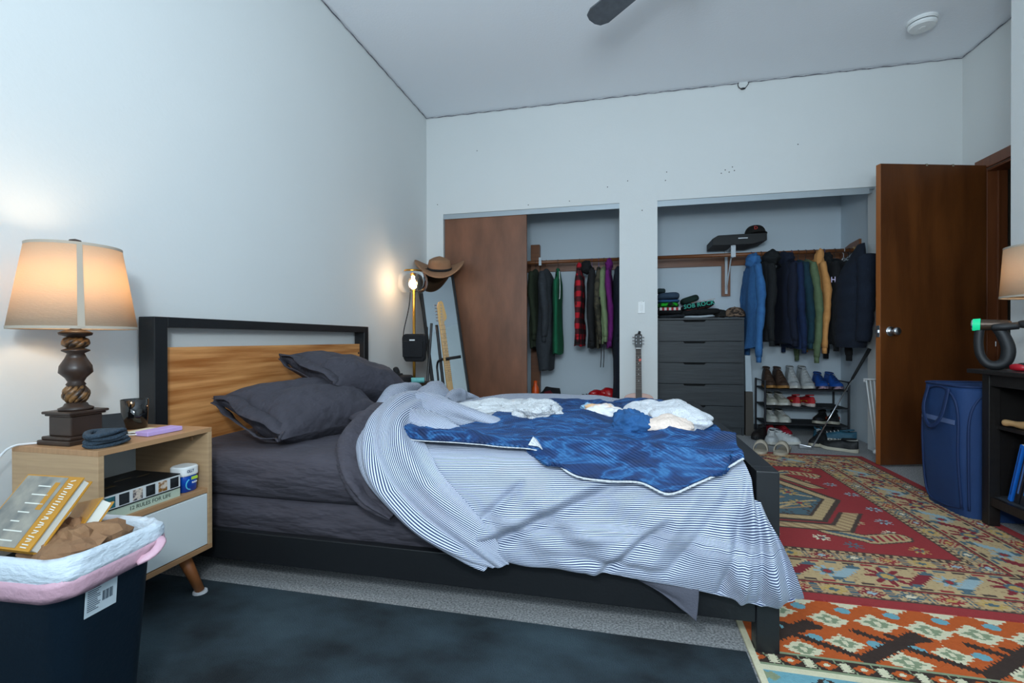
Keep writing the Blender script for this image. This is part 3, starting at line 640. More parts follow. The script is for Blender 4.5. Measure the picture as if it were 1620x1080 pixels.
# table lamp
bronze = mat('bronze_lamp', '#2b201b', .38, nz=(14, '#3d2c22', .25)); gold_rub = mat('bronze_highlight', '#2a1d16', .4, nz=(60, '#8a6238', .12))
def shade_mat(name, c, e): 
    m_ = mat(name, c, .9, bump=((90, 90, 400), .25)); nt = m_.node_tree; N = nt.nodes; L = nt.links; b = N['Principled BSDF']
    tr = N.new('ShaderNodeBsdfTranslucent'); tr.inputs[0].default_value = srgb(e); mx = N.new('ShaderNodeMixShader'); mx.inputs[0].default_value = .5
    L.new(b.outputs[0], mx.inputs[1]); L.new(tr.outputs[0], mx.inputs[2]); L.new(mx.outputs[0], N['Material Output'].inputs[0]); return m_
linen = shade_mat('linen_shade', '#c6b9a7', '#e8d0ae'); linen_trim = mat('shade_trim', '#a89c8d', .9)
def table_lamp(loc, label, r0, r1, zb, zt, zbulb, power, finial=True):
    x, y, z0 = loc; c = Vector((x, y, z0)); t = thing('table_lamp', label, 'lamp', loc)
    b = MB()
    for h, z_0, z_1 in ((.062, 0, .014), (.055, .014, .024), (.043, .024, .082), (.05, .082, .088), (.055, .088, .096)): b.box(x-h, x+h, y-h, y+h, z0+z_0, z0+z_1)
    b.build('lamp_base', bronze, t, bevel=.003)
    b = MB(); b.lathe([(.040, .096), (.042, .102), (.030, .108), (.026, .116), (.016, .12), (.018, .165), (.024, .172), (.019, .180), (.025, .192), (.040, .208), (.038, .228), (.026, .25), (.020, .265), (.033, .272), (.033, .276), (.02, .281), (.016, .30), (.022, .315), (.038, .32), (.040, .327), (.03, .332), (.013, .338), (.013, .37), (0, .371)], c, 28); b.build('turned_stem', bronze, t, smooth=True)
    for z_0, z_1, r in ((.118, .168, .0235), (.284, .312, .024)):
        b = MB()
        for k in range(9):
            P = []
            for i in range(9):
                u = i/8; a = 2*PI*k/9+u*1.7; rr = r*(.72+.33*math.sin(PI*u)); P.append(c+Vector((rr*math.cos(a), rr*math.sin(a), z_0+(z_1-z_0)*u)))
            b.tube(P, [.004, .006, .008, .009, .009, .009, .008, .006, .004], 6)
        b.build('carved_twist', gold_rub, t, smooth=True)
    h0, h1 = zb-z0, zt-z0
    s = MB(); n = 64; s.lathe([(r0, h0), (r0+(r1-r0)*.5, (h0+h1)/2), (r1, h1)], c, n, cap=False); sh = s.build('lamp_shade', linen, t, smooth=True, solid=.0012)
    q = MB()
    for r_, h_ in ((r0, h0), (r1, h1)): q.lathe([(r_+.0012, h_-.004), (r_+.0015, h_+.004), (r_-.0015, h_+.004), (r_-.0015, h_-.004), (r_+.0012, h_-.004)], c, n, cap=False)
    a = math.atan2(-y, -x)+.08
    M_ = []
    for u in (0, .5, 1):
        for da in (-.055, .055): r_ = r0+(r1-r0)*u+.0022; M_.append(c+Vector((r_*math.cos(a+da), r_*math.sin(a+da), h0+(h1-h0)*u)))
    q.add(M_, [(0, 1, 3, 2), (2, 3, 5, 4)]); q.build('shade_trim', linen_trim, sh, smooth=True)
    q = MB()
    for k in range(3):
        a_ = 2*PI*k/3+.4; q.tube([c+Vector((0, 0, h1-.012)), c+Vector(((r1)*math.cos(a_), r1*math.sin(a_), h1-.002))], .002, 6)
    for s_ in (-1, 1): q.tube(cr([c+Vector((0, s_*.012, .36)), c+Vector((0, s_*.05, .41)), c+Vector((0, s_*.04, .5)), c+Vector((0, 0, h1-.012))], 14), .0018, 6)
    q.tube([c+Vector((0, 0, .36)), c+Vector((0, 0, .40))], .012); q.build('shade_carrier', brass, t)
    q = MB(); q.lathe([(0, h1-.014), (.008, h1-.012), (.007, h1+.004), (.012, h1+.007), (.017, h1+.014), (.014, h1+.024), (0, h1+.028)], c, 18); q.build('finial', bronze, t, smooth=True)
    q = MB(); q.ball(c+Vector((0, 0, zbulb-z0)), (.026, .026, .034)); q.build('bulb', mat('bulb_glow', '#fff0d8', .4, emit=('#ffd9a8', 10)), t, smooth=True)
    point('lamp_bulb_light', (x, y, zbulb+.058), power, WARM, .035)
    return t
table_lamp((-1.60, 1.105, nzt), 'bronze turned table lamp with lit beige linen shade on the nightstand', .147, .110, .917, 1.157, .995, 3.4)
# things on the nightstand
t = thing('glass_tumbler', 'black smoked glass tumbler at the back of the nightstand', 'tumbler', (-1.645, 1.318, nzt))
m = MB(); m.lathe([(.030, 0), (.036, .003), (.040, .10), (.0385, .10), (.034, .008), (0, .008)], (-1.645, 1.318, nzt), 32); m.build('cup', mat('smoked_black_glass', '#0e0f10', .08, coat=.5), t, smooth=True)
grey_sock = cloth('slate_knit', '#2c3b47', '#37495a', 40, .8)
m = MB()
for k, (z, a) in enumerate(((.008, 0), (.019, .15), (.03, -.1), (.041, .1))):
    c = Vector((-1.452+.003*k, 1.083-.004*k, nzt+z))
    P = []
    for i in range(26):
        b = 2*PI*i/26; P.append(c+Vector(((.030+.004*math.sin(b*3+k))*math.cos(b), (.048+.005*math.sin(b*2+k))*math.sin(b), .003*math.sin(b*2+a*9))))
    m.tube(P+P[:2], .0095, 8, flat=.7)
m.ball((-1.45, 1.083, nzt+.026), (.030, .044, .023), amp=.15)
tag(m.build('beanie', grey_sock, smooth=True), 'small folded slate blue knit beanie in front of the bronze lamp', 'beanie')
m = MB(); m.hexa([Vector(p)+Vector((-1.475, 1.265, nzt+.001)) for p in ((-.028, -.06, 0), (.026, -.064, 0), (.03, .055, 0), (-.024, .06, 0), (-.028, -.06, .014), (.026, -.064, .014), (.03, .055, .014), (-.024, .06, .014))]); tag(m.build('soap_box', mat('lilac_card', '#b8a0d8', .6), bevel=.002), 'flat lilac box on the nightstand top by the headboard', 'box')
m = MB(); m.box(-1.59, -1.53, 1.235, 1.325, nzt+.0005, nzt+.0035); m.box(-1.578, -1.545, 1.21, 1.30, nzt+.0036, nzt+.0058, M=None); tag(m.build('paper_slip', mat('cream_paper', '#d8d4bf', .8), bevel=.0004), 'cream paper slips lying behind the lilac box', 'paper')
t = thing('phone', 'black phone leaning back against the lamp base on the nightstand', 'phone', (-1.535, 1.19, nzt))
Mp = basis((-1.558, 1.172, nzt+.038), (.35, .93, 0), (-.62, .2, .75)); m = MB(); m.box(-.036, .036, -.042, .042, -.004, .004, M=Mp); m.build('phone_body', black_pl, t, bevel=.003)
m = MB(); m.box(-.033, .033, -.039, .039, .0041, .0046, M=Mp); m.build('screen', mat('phone_glass', '#0b0c0f', .08), t)
cable_w = mat('white_cable', '#dfe2e4', .5)
m = MB(); m.tube(cr([(-1.60, 1.20, nzt+.006), (-1.52, 1.235, nzt+.006), (-1.49, 1.22, nzt+.006), (-1.51, 1.195, nzt+.006), (-1.56, 1.19, nzt+.006)], 30), .002, 6); tag(m.build('charging_cable', cable_w, smooth=True), 'short white cable curled behind the beanie on the nightstand', 'cable')
t = thing('power_adapter', 'white plug adapter block behind the bin at the wall', 'adapter', (-1.66, .85, .30))
m = MB(); m.box(-1.72, -1.60, .80, .905, .30, .365); m.build('adapter_body', white_pl, t, bevel=.008)
m = MB(); m.box(-1.655, -1.605, .86, .90, .3655, .385); m.build('plug', white_pl, t, bevel=.004)
m = MB(); m.box(-1.75, -1.62, .74, .84, .366, .40); m.build('charger', white_pl, t, bevel=.008)
m = MB(); m.tube(cr([(-1.655, 1.06, nzt+.004), (-1.68, 1.03, nzt+.005), (-1.69, 1.005, nzt+.003), (-1.71, .99, nzt-.02), (-1.73, .96, nzt-.09), (-1.70, .93, nzt-.16), (-1.64, .90, nzt-.205), (-1.62, .885, nzt-.222)], 50), .0032, 7); m.build('power_cord', cable_w, t, smooth=True)
m = MB(); m.box(-1.78, -1.58, .72, .93, 0, .299); tag(m.build('storage_box', mat('slate_box', '#38444b', .7), bevel=.006), 'low slate box under the white adapters left of the nightstand', 'box')
# books and jar on the shelf
sz = .368
t = thing('book', 'thin pale green book lying flat at the bottom of the shelf pile', 'book', (-1.49, 1.165, sz))
Bx = lambda x0, x1, y0, y1, z0, z1: MB().box(x0, x1, y0, y1, z0, z1)
palegr = mat('pale_green_cover', '#b9c7b4', .6)
m = MB(); m.box(-1.58, -1.418, 1.055, 1.285, sz, sz+.0025); m.box(-1.58, -1.418, 1.055, 1.285, sz+.0255, sz+.028); m.box(-1.4205, -1.418, 1.055, 1.285, sz+.0025, sz+.0255); m.build('cover', palegr, t)
m = MB(); m.box(-1.577, -1.4206, 1.058, 1.282, sz+.0026, sz+.0254); m.build('pages', paper, t)
text('spine_title', '12 RULES FOR LIFE', mat('ink_grey', '#4f5c50', .7), basis((-1.4178, 1.185, sz+.014), (0, 1, 0), (0, 0, 1)), .016, t, .0003, .13)
t = thing('book', 'thick black book with picture spine lying on top of the pale green book', 'book', (-1.49, 1.165, sz+.028))
z0 = sz+.0285; blk = mat('black_cover', '#131416', .45)
m = MB(); m.box(-1.60, -1.415, 1.04, 1.283, z0, z0+.003); m.box(-1.60, -1.415, 1.04, 1.283, z0+.043, z0+.046); m.build('cover', blk, t)
m = MB(); m.box(-1.597, -1.4185, 1.043, 1.280, z0+.0031, z0+.0429); m.build('pages', paper, t)
m = MB(); m.box(-1.4184, -1.4155, 1.04, 1.283, z0+.003, z0+.043); m.build('spine', mat('spine_white', '#d5d8d8', .5), t)
pc = ['#2d6a74', '#17191c', '#3a3240', '#15181a', '#8a5a1e', '#141517']
for k in range(6):
    yc = 1.062+.040*k
    m = MB(); m.box(-1.4154, -1.4146, yc-.0145, yc+.0145, z0+.006, z0+.038); m.build('spine_picture', mat('spine_picture_%s' % 'abcdef'[k], pc[k], .5, nz=(60, '#d8c8b8' if k in (2, 4) else '#26292c', .06)), t)
m = MB()
for y, x, w_, l in ((1.10, -1.50, .02, .03), (1.16, -1.53, .004, .05), (1.22, -1.515, .004, .04)): m.box(x, x+w_, y, y+l, z0+.0461, z0+.0464)
m.build('cover_print', mat('dim_gold', '#5a4a30', .6), t)
t = thing('vitamin_jar', 'blue gummy vitamin jar with white lid on the nightstand shelf', 'jar', (-1.475, 1.333, sz))
jc = (-1.452, 1.332, sz)
def rsq(prof, c, n=40, e=.62):
    P = []
    for r, z in prof:
        row = []
        for i in range(n):
            a = 2*PI*i/n; ca, sa = math.cos(a), math.sin(a); row.append((c[0]+r*math.copysign(abs(ca)**e, ca), c[1]+r*math.copysign(abs(sa)**e, sa), c[2]+z))
        P.append(row)
    mb = MB().grid(P, close=True); mb.add(P[0], [tuple(range(n-1, -1, -1))]); mb.add(P[-1], [tuple(range(n))]); return mb
rsq([(.026, 0), (.0305, .004), (.031, .05), (.029, .056)], jc).build('jar_body', mat('jar_blue', '#0d4fb0', .25, nz=(26, '#0a3a96', .2)), t, smooth=True)
rsq([(.0335, .056), (.0345, .060), (.0345, .082), (.031, .086)], jc).build('lid', white_pl, t, smooth=False)
vd = Vector((-jc[0], -jc[1], 0)).normalized(); vr = Vector((-vd.y, vd.x, 0))
text('lid_lettering', 'OLLY', mat('navy_ink', '#1c2a5a', .6), basis((jc[0]+.0346, jc[1]-.008, sz+.071), (0, 1, 0), (0, 0, 1)), .014, t, .0004, .026)
text('jar_lettering', 'SLEEP', white_pl, basis((jc[0]+.0312, jc[1]+.010, sz+.030), (0, 1, 0), (0, 0, 1)), .008, t, .0006, .020)
m = MB(); Mj = basis((jc[0]+.0312, jc[1]-.005, sz+.026), (0, 1, 0), (0, 0, 1)); m.tube([Mj @ Vector((.017*math.cos(a), .017*math.sin(a), 0)) for a in np.linspace(1.9, 4.6, 16)], .0018, 5); m.build('label_ring', mat('aqua_ink', '#58c7e8', .5), t)
m = MB(); m.box(jc[0]+.0308, jc[0]+.0318, jc[1]-.002, jc[1]+.022, sz+.040, sz+.050); m.build('label_badge', mat('lime_ink', '#b9d843', .5), t)
# ------------------------------------------------ waste bin
bn = Vector((-1.222, .785, 0)); br = math.radians(3); Mb = tf(bn, rz=br)
bin_m = mat('bin_plastic', '#0f2231', .5, bump=(90, .08))
t = thing('waste_bin', 'dark navy plastic waste bin with white and pink liner in front of the nightstand', 'bin', bn, br)
def rrect(hx, hy, r, z, n=10):
    P = []
    for cx, cy, a0 in ((hx-r, -hy+r, -PI/2), (hx-r, hy-r, 0), (-hx+r, hy-r, PI/2), (-hx+r, -hy+r, PI)):
        for i in range(n): a = a0+PI/2*i/(n-1); P.append(Vector((cx+r*math.cos(a), cy+r*math.sin(a), z)))
    return P
mb = MB(); R = [[Mb @ p for p in rrect(hx, hy, r, z)] for hx, hy, r, z in ((.145, .075, .03, .001), (.15, .08, .035, .01), (.182, .104, .05, .43), (.188, .110, .055, .435), (.188, .110, .055, .445), (.181, .103, .05, .444), (.147, .077, .03, .014))]
mb.grid(R, close=True); mb.add(R[0], [tuple(range(len(R[0])))]); mb.add(R[-1], [tuple(range(len(R[-1])))]); mb.build('bin_body', bin_m, t, smooth=True)
lin = mat('liner_white', '#ccd8e2', .45, bump=((50, 50, 120), .5)); pnk = mat('liner_pink', '#d3a9b8', .45, bump=((60, 60, 60), .3))
def liner(zs, name, m_, sd, parent):
    rows = []
    for k, (off, z, amp) in enumerate(zs):
        base = rrect(.188+off, .110+off, .055, 0, 24); row = []
        for i, p in enumerate(base):
            a = math.atan2(p.y, p.x); w_ = amp*(noise.noise(Vector((p.x*16+sd, p.y*16, k*.6)))+.6*noise.noise(Vector((p.x*50, p.y*50, k+sd))))
            front = max(0, -p.y/.110)
            drop = -.014*front*(.6+.4*math.cos((p.x+.02)*9)) if z < .452 else 0
            nrm = Vector((p.x*.5, p.y, 0)).normalized()
            row.append(Mb @ (Vector((p.x, p.y, z+drop+w_*.6*(1 if k else .4)))+nrm*w_))
        rows.append(row)
    mb = MB().grid(rows, close=True); return mb.build(name, m_, parent, smooth=True, solid=.0012)
l = liner([(-.035, .26, .005), (-.026, .34, .006), (-.018, .42, .007), (-.011, .452, .004), (.002, .464, .008), (.011, .456, .008), (.013, .445, .007), (.012, .434, .008), (.010, .42, .006)], 'bin_liner', lin, 2, t)
liner([(.0125, .432, .003), (.0135, .42, .003), (.012, .405, .003), (.009, .392, .003)], 'drawstring_band', pnk, 5, t)
m = MB(); Q = [Mb @ Vector(p) for p in ((.195, .085, .43), (.212, .075, .425), (.216, .05, .41), (.198, .03, .40))]; m.tube(cr(Q, 10), .010, 8, flat=.4); m.build('drawstring_loop', pnk, t, smooth=True)
yl = -.1435
lab = lambda x, z, o=0: Mb @ Vector((.182-(.43-z)*.076+.0012+o, x, z))
m = MB(); m.prism([(-.062, .41), (.002, .41), (.002, .325), (-.062, .325)], lambda x, z, s: lab(x, z, s*.001)); m.build('sticker', mat('sticker_white', '#c9d6dd', .5), t)
m = MB()
for k in range(9): m.prism([(-.028+k*.0025, .365), (-.0265+k*.0025-(k % 3)*.0004, .365), (-.0265+k*.0025-(k % 3)*.0004, .345), (-.028+k*.0025, .345)], lambda x, z, s: lab(x, z, .0012+s*.0005))
for k in range(13): m.prism([(-.058, .385-k*.004), (-.058+.026*(.6+.4*abs(math.sin(k*2.3))), .385-k*.004), (-.058+.026*(.6+.4*abs(math.sin(k*2.3))), .3835-k*.004), (-.058, .3835-k*.004)], lambda x, z, s: lab(x, z, .0012+s*.0005))
m.build('sticker_print', mat('ink_dark', '#3b4b5a', .6), t)
m = MB(); m.ball(Mb @ Vector((-.0, -.121, .372)), (.014, .004, .010), M=Matrix.Rotation(br, 4, 'Z')); m.build('red_dot', mat('liner_red', '#d0402c', .5), t)
# rubbish and books inside the bin
kraft = mat('kraft_paper', '#7d5a40', .85, nz=(12, '#94704f', .3), bump=(60, .4))
o = heap('paper_bag', kraft, None, Mb @ Vector((.085, -.01, .435)), (.095, .075, .055), .4, 3.3, .2, 2.0, (26, 16), .35, flat=-2)
for p in o.data.polygons: p.use_smooth = False
tag(o, 'crumpled brown kraft paper bag in the bin under the books', 'paper bag')
o = heap('paper_bag', kraft, None, Mb @ Vector((-.06, .02, .38)), (.10, .07, .05), .5, 6.3, .2, 2.0, (26, 16), .35, flat=-2)
for p in o.data.polygons: p.use_smooth = False
tag(o, 'second crumpled brown bag at the bottom left of the bin', 'paper bag')
yel = mat('mustard_cover', '#b07a1e', .45, nz=(9, '#c58c2a', .25))
def bin_book(name, label, O, X, Y, w_, h_, th_, cov, art=None):
    """O: corner at the spine bottom, X across, Y along the spine"""
    Mx = basis(O, X, Y); t = thing(name, label, 'book', O)
    b = MB(); b.box(0, w_, 0, h_, 0, .0025, M=Mx); b.box(0, w_, 0, h_, th_-.0025, th_, M=Mx); b.box(0, .0025, 0, h_, .0025, th_-.0025, M=Mx); b.build('cover', cov, t)
    b = MB(); b.box(.003, w_-.004, .004, h_-.004, .003, th_-.003, M=Mx); b.build('pages', paper, t)
    if art: art(Mx, t, th_)
    return t
def art1(Mx, t, th_):
    g = mat('cover_grey', '#6c6e6b', .5, nz=(20, '#a9a294', .2)); b = MB(); b.box(.004, .128, .004, .152, th_+.0002, th_+.0006, M=Mx); b.build('cover_picture', g, t)
    b = MB(); rnd = random.Random(4)
    for k in range(0): b.box(.138, .160, .006+k*.0105, .006+k*.0105+.005*rnd.uniform(.6, 1.2), th_+.0002, th_+.0006, M=Mx)
    for k in range(26):
        y0_ = .006+k*.0055; x0_ = .139+rnd.uniform(0, .004); x1_ = .158-rnd.uniform(0, .004); dy_ = rnd.uniform(-.003, .003); b.prism([(x0_, y0_), (x1_, y0_+dy_), (x1_, y0_+dy_+.002), (x0_, y0_+.002)], lambda x, y, s: Mx @ Vector((x, y, th_+.0002+s*.0004)))
    for k in range(7): b.box(.06, .085+rnd.uniform(0, .03), .015+k*.019, .0175+k*.019, th_+.0007, th_+.001, M=Mx)
    b.build('cover_print', paper, t)
    b = MB(); b.box(.102, .117, .08, .14, th_+.0007, th_+.001, M=Mx); b.build('cover_stripe', yel, t)
up = Vector((.0, .09, .105)).normalized()
Xw = Vector((-.94, .15, .12)); Xw = (Xw-up*Xw.dot(up)).normalized()
Ob = Vector((-1.135, .715, .445))
bin_book('book', 'mustard yellow book with a grey picture cover leaning uppermost in the bin', Ob+Xw*.17+Vector((0, .0, .006)), -Xw, up, .17, .155, .022, yel, art1)
X2 = Vector((-.90, .30, -.25)); X2 = (X2-up*X2.dot(up)).normalized()
bin_book('book', 'mustard hardback with grey page edges leaning under the other book in the bin', Ob+X2*.145+Vector((.028, .028, -.040)), -X2, up, .145, .150, .026, yel)
gbk = mat('grey_book', '#55605f', .5)
bin_book('book', 'flat grey book lying low at the left of the bin', Mb @ Vector((-.03, -.075, .43)), (-1, -.1, .12), (-.1, .9, .1), .13, .12, .02, gbk)
# ------------------------------------------------ far bedside corner
n2 = thing('nightstand', 'dark low nightstand mostly hidden behind the bunched duvet in the far corner', 'nightstand', (-1.62, 3.24, 0))
dkw = mat('dark_brown_wood', '#231c19', .45, nz=((6, 6, 50), '#2f2621', .3))
m = MB(); m.box(-1.77, -1.42, 3.06, 3.42, .54, .565); m.build('top_board', dkw, n2, bevel=.003)
m = MB(); m.box(-1.76, -1.44, 3.07, 3.41, .12, .538); m.build('body', dkw, n2, bevel=.003)
m = MB(); m.box(-1.4395, -1.43, 3.08, 3.40, .33, .53); dd = m.build('drawer', dkw, n2, bevel=.002)
m = MB(); m.ball((-1.42, 3.24, .43), .011, n=10, k=6); m.build('knob', brass, dd, smooth=True)
for x in (-1.74, -1.46):
    for y in (3.09, 3.39): m = MB(); m.tube([(x, y, 0), (x, y, .12)], [.012, .016]); m.build('leg', dkw, n2)
m = MB(); m.box(-1.74, -1.50, 3.09, 3.28, .566, .622); o = m.build('speaker', mat('black_fabric_speaker', '#232024', .8, bump=(400, .3)), bevel=.018); tag(o, 'low rounded black speaker bar on the far nightstand under the headphones', 'speaker')
o.modifiers['b'].segments = 4
t = thing('headphones', 'black over-ear headphones lying on the speaker bar', 'headphones', (-1.62, 3.18, .622))
for sx in (-1, 1):
    m = MB(); K = tf((-1.62+sx*.042, 3.16, .655), rz=sx*.35, ry=sx*1.15)
    m.lathe([(0, -.018), (.030, -.018), (.038, -.012), (.040, .0), (.036, .010), (.030, .016), (.018, .014), (.016, .006), (0, .004)], (0, 0, 0), 24, M=K @ Matrix.Diagonal((.8, 1, 1, 1))); m.build('ear_cup', black_cloth, t, smooth=True)
m = MB(); m.tube([(-1.62+.082*math.cos(a), 3.155-.03*math.sin(a), .634) for a in np.linspace(-.1, PI+.1, 20)], .010, 8, flat=.7); m.build('headband', black_cloth, t, smooth=True)
m = MB(); m.tube([(-1.485, 3.20, .586), (-1.40, 3.24, .586)], .020, 20); tag(m.build('rolled_cloth', mat('aqua_cloth', '#4f9ea0', .6, nz=(30, '#6fb9b6', .2)), smooth=False, bevel=.003), 'small aqua green roll beside the black speaker bar', 'roll')
# globe floor lamp
lx, ly = -1.612, 3.53
t = thing('floor_lamp', 'brass floor lamp with a clear glass globe and glowing bulb in the corner', 'lamp', (lx, ly, 0))
m = MB(); m.lathe([(.0, 0), (.12, 0), (.12, .012), (.02, .02), (0, .02)], (lx, ly, 0), 36); m.build('base', brass, t, smooth=False)
m = MB(); m.tube([(lx, ly, .02), (lx, ly, 1.42)], .011, 12); m.build('pole', brass, t, smooth=True)
gc = Vector((lx+.0, ly-.02, 1.335))
m = MB(); m.lathe([(0, 1.432), (.07, 1.43), (.072, 1.424), (.03, 1.42), (.022, 1.40), (.020, 1.385), (0, 1.384)], (lx, ly-.015, 0), 28); m.build('cap', brass, t, smooth=True)
m = MB(); m.lathe([(.045, .086), (.07, .084), (.098, .066), (.114, .035), (.118, .0), (.112, -.038), (.095, -.068), (.075, -.084)], gc, 44, cap=False)
glass = bpy.data.materials.new('clear_glass'); glass.use_nodes = True; nt = glass.node_tree; b = nt.nodes['Principled BSDF']; b.inputs['Base Color'].default_value = (1, .98, .95, 1); b.inputs['Roughness'].default_value = .02
tr = nt.nodes.new('ShaderNodeBsdfTransparent'); tr.inputs[0].default_value = (.97, .95, .92, 1); fr = nt.nodes.new('ShaderNodeFresnel'); fr.inputs[0].default_value = 1.4; gl = nt.nodes.new('ShaderNodeBsdfGlossy'); gl.inputs['Roughness'].default_value = .03; mx = nt.nodes.new('ShaderNodeMixShader')
nt.links.new(fr.outputs[0], mx.inputs[0]); nt.links.new(tr.outputs[0], mx.inputs[1]); nt.links.new(gl.outputs[0], mx.inputs[2]); nt.links.new(mx.outputs[0], nt.nodes['Material Output'].inputs[0])
m.build('glass_globe', glass, t, smooth=True)
m = MB(); m.ball(gc+Vector((0, .005, -.015)), (.034, .034, .040)); m.tube([gc+Vector((0, .005, .02)), gc+Vector((0, .005, .055))], .014); m.build('bulb', mat('edison_glow', '#fff1dc', .4, emit=('#ffca90', 22)), t, smooth=True)
point('floor_lamp_light', (lx, ly-.075, 1.32), 2.6, WARM, .035)
# crossbody bag hanging from the lamp
bgx, bgy = -1.565, 3.44
t = thing('shoulder_bag', 'small black crossbody bag hanging by its strap from the floor lamp', 'bag', (bgx, bgy, .72))
bm_ = cloth('black_nylon', '#141518', '#1b1c20', 40, .25)
m = MB(); m.prism([(-.085, 0), (-.07, -.025), (.07, -.025), (.085, 0), (.098, .15), (.094, .175), (.075, .19), (-.075, .19), (-.094, .175), (-.098, .15)], lambda x, z, s: Vector((bgx+x, bgy-.03+s*.06, .735+z))); m.build('bag_body', bm_, t, bevel=.012)
m = MB(); m.prism([(-.09, 0), (-.085, -.005), (.085, -.005), (.09, 0), (.094, .12), (-.094, .12)], lambda x, z, s: Vector((bgx+x*.9, bgy-.048+s*.02, .75+z))); m.build('front_pocket', bm_, t, bevel=.006)
m = MB(); m.box(bgx-.022, bgx+.022, bgy-.0505, bgy-.0485, .872, .882, M=None); m.build('badge', white_pl, t)
m = MB()
m.tube(cr([(bgx-.098, bgy, .84), (bgx-.092, bgy, .95), (bgx-.06, bgy+.03, 1.15), (lx-.014, ly-.02, 1.388)], 16), .006, 6, flat=.5); m.tube(cr([(bgx+.098, bgy, .84), (bgx+.088, bgy, .95), (bgx+.03, bgy+.04, 1.18), (lx+.018, ly-.02, 1.388)], 16), .006, 6, flat=.5)
m.build('strap', bm_, t, smooth=True)
# leaning floor mirror
BL = Vector((-1.475, 3.73, .004)); ang = math.radians(41); wv = Vector((math.cos(ang), math.sin(ang), 0)); hv = Vector((-.285, .215, 1.46)); hv = hv.normalized(); wv = (wv-hv*wv.dot(hv)*.8).normalized()
MW, MH = .335, 1.505
Mm = basis(BL, wv, hv); nrm = Vector((Mm[0][2], Mm[1][2], Mm[2][2]))
t = thing('floor_mirror', 'tall black framed floor mirror leaning into the corner beside the closet', 'mirror', BL)
s_ = 1 if nrm.y < 0 else -1
m = MB()
for x0, x1, y0, y1 in ((0, .022, 0, MH), (MW-.022, MW, 0, MH), (.022, MW-.022, 0, .022), (.022, MW-.022, MH-.022, MH)): m.box(x0, x1, y0, y1, min(0, -.035*s_), max(0, -.035*s_), M=Mm)
m.build('mirror_frame', black_metal, t, bevel=.002)
m = MB(); m.box(.022, MW-.022, .022, MH-.022, -.012*s_ if s_ < 0 else -.016, -.008 if s_ > 0 else .016, M=Mm) if s_ > 0 else m.box(.022, MW-.022, .022, MH-.022, .008, .016, M=Mm)
mm = mat('mirror_glass', '#b4bfc4', .02, 1); m.build('mirror_glass', mm, t)
# prop leg behind the mirror
m = MB(); m.tube([Vector((-1.60, 3.86, 1.02)), Vector((-1.62, 3.72, .006))], .012, 8); m.build('prop_leg', black_metal, t)
# hats on top of the mirror
top = BL+hv*MH+wv*MW*.5
felt = cloth('tan_felt', '#8a6549', '#997356', 20, .2)
t = thing('cowboy_hat', 'tan felt cowboy hat with a black band hung on the mirror corner', 'hat', top)
K = tf(top+Vector((.045, -.03, .035)), rx=.42, rz=.35)
m = MB(); R = []
for r, z in ((.085, .0), (.11, -.004), (.15, -.002), (.185, .004)):
    row = []
    for i in range(48):
        a = 2*PI*i/48; k = (r-.085)/.1; row.append(K @ Vector((r*1.18*math.cos(a), r*.95*math.sin(a), z+.075*k*abs(math.cos(a))**2.2-.03*k*abs(math.sin(a))**2)))
    R.append(row)
m.grid(R, close=True); m.build('brim', felt, t, smooth=True, solid=.004)
m = MB(); R = []
for s, z in ((1, 0), (1.0, .02), (.97, .06), (.88, .095), (.66, .108), (.34, .088), (.05, .078)):
    R.append([K @ Vector((s*.105*math.cos(a), s*.082*math.sin(a)*(1-.25*max(0, math.cos(a))*min(1, z/.09)), z-(.012 if s > .6 else 0)*abs(math.cos(a)))) for a in np.linspace(0, 2*PI, 40, endpoint=False)])
m.grid(R, close=True); m.add(R[-1], [tuple(range(40))]); m.build('crown', felt, t, smooth=True)
m = MB(); m.grid([[K @ Vector((q*.1065*math.cos(a), q*.0835*math.sin(a), z)) for a in np.linspace(0, 2*PI, 40, endpoint=False)] for q, z in ((1.0, .002), (1.005, .012), (.995, .022))], close=True); m.build('hat_band', black_cloth, t, smooth=True, solid=.002)
t = thing('sunglasses', 'black wraparound sunglasses hanging over the top of the mirror below the tan hat', 'sunglasses', top)
m = MB()
Kt = basis(top+hv*.0+nrm*s_*.03+Vector((0, 0, .012)), wv, hv)
for sx in (-1, 1): m.ball(Kt @ Vector((.06+sx*.036, -.002, .01)), (.036, .02, .012), M=Kt.to_3x3().to_4x4())
m.build('lenses', mat('black_lens', '#08090a', .1, coat=.5), t, smooth=True)
m = MB(); m.tube([Kt @ Vector((-.16, .02, .01)), Kt @ Vector((-.02, .01, .02)), Kt @ Vector((.03, .004, .016))], .004, 6); m.build('temple', black_pl, t)
# electric guitar on a stand
H0 = Vector((-1.300, 3.575, .20)); H1 = Vector((-1.437, 3.615, 1.14)); ax = (H1-H0).normalized(); side = ax.cross(Vector((.75, -.66, 0)).normalized()).normalized(); Kg = basis(H0, side, ax)
if Kg[1][2] > 0: Kg = basis(H0, -side, ax)
t = thing('electric_guitar', 'electric guitar with maple neck standing on a black stand before the mirror', 'guitar', (-1.29, 3.57, .08))
neckdark = mat('fret_dark', '#5a3a20', .5); gm = mat('cream_guitar', '#cfc9b4', .25, coat=.5); maple = mat('maple', '#c79a5e', .35, nz=((30, 30, 3), '#d6ad72', .3))
out = [(-.03, -.14), (.06, -.155), (.12, -.13), (.155, -.07), (.15, 0), (.11, .05), (.115, .11), (.145, .17), (.15, .215), (.115, .225), (.06, .165), (.03, .15), (-.03, .15), (-.06, .19), (-.10, .24), (-.135, .24), (-.14, .19), (-.125, .12), (-.11, .05), (-.15, 0), (-.165, -.07), (-.14, -.13), (-.09, -.15)]
oc = cr(out+[out[0]], 70)[:-1]
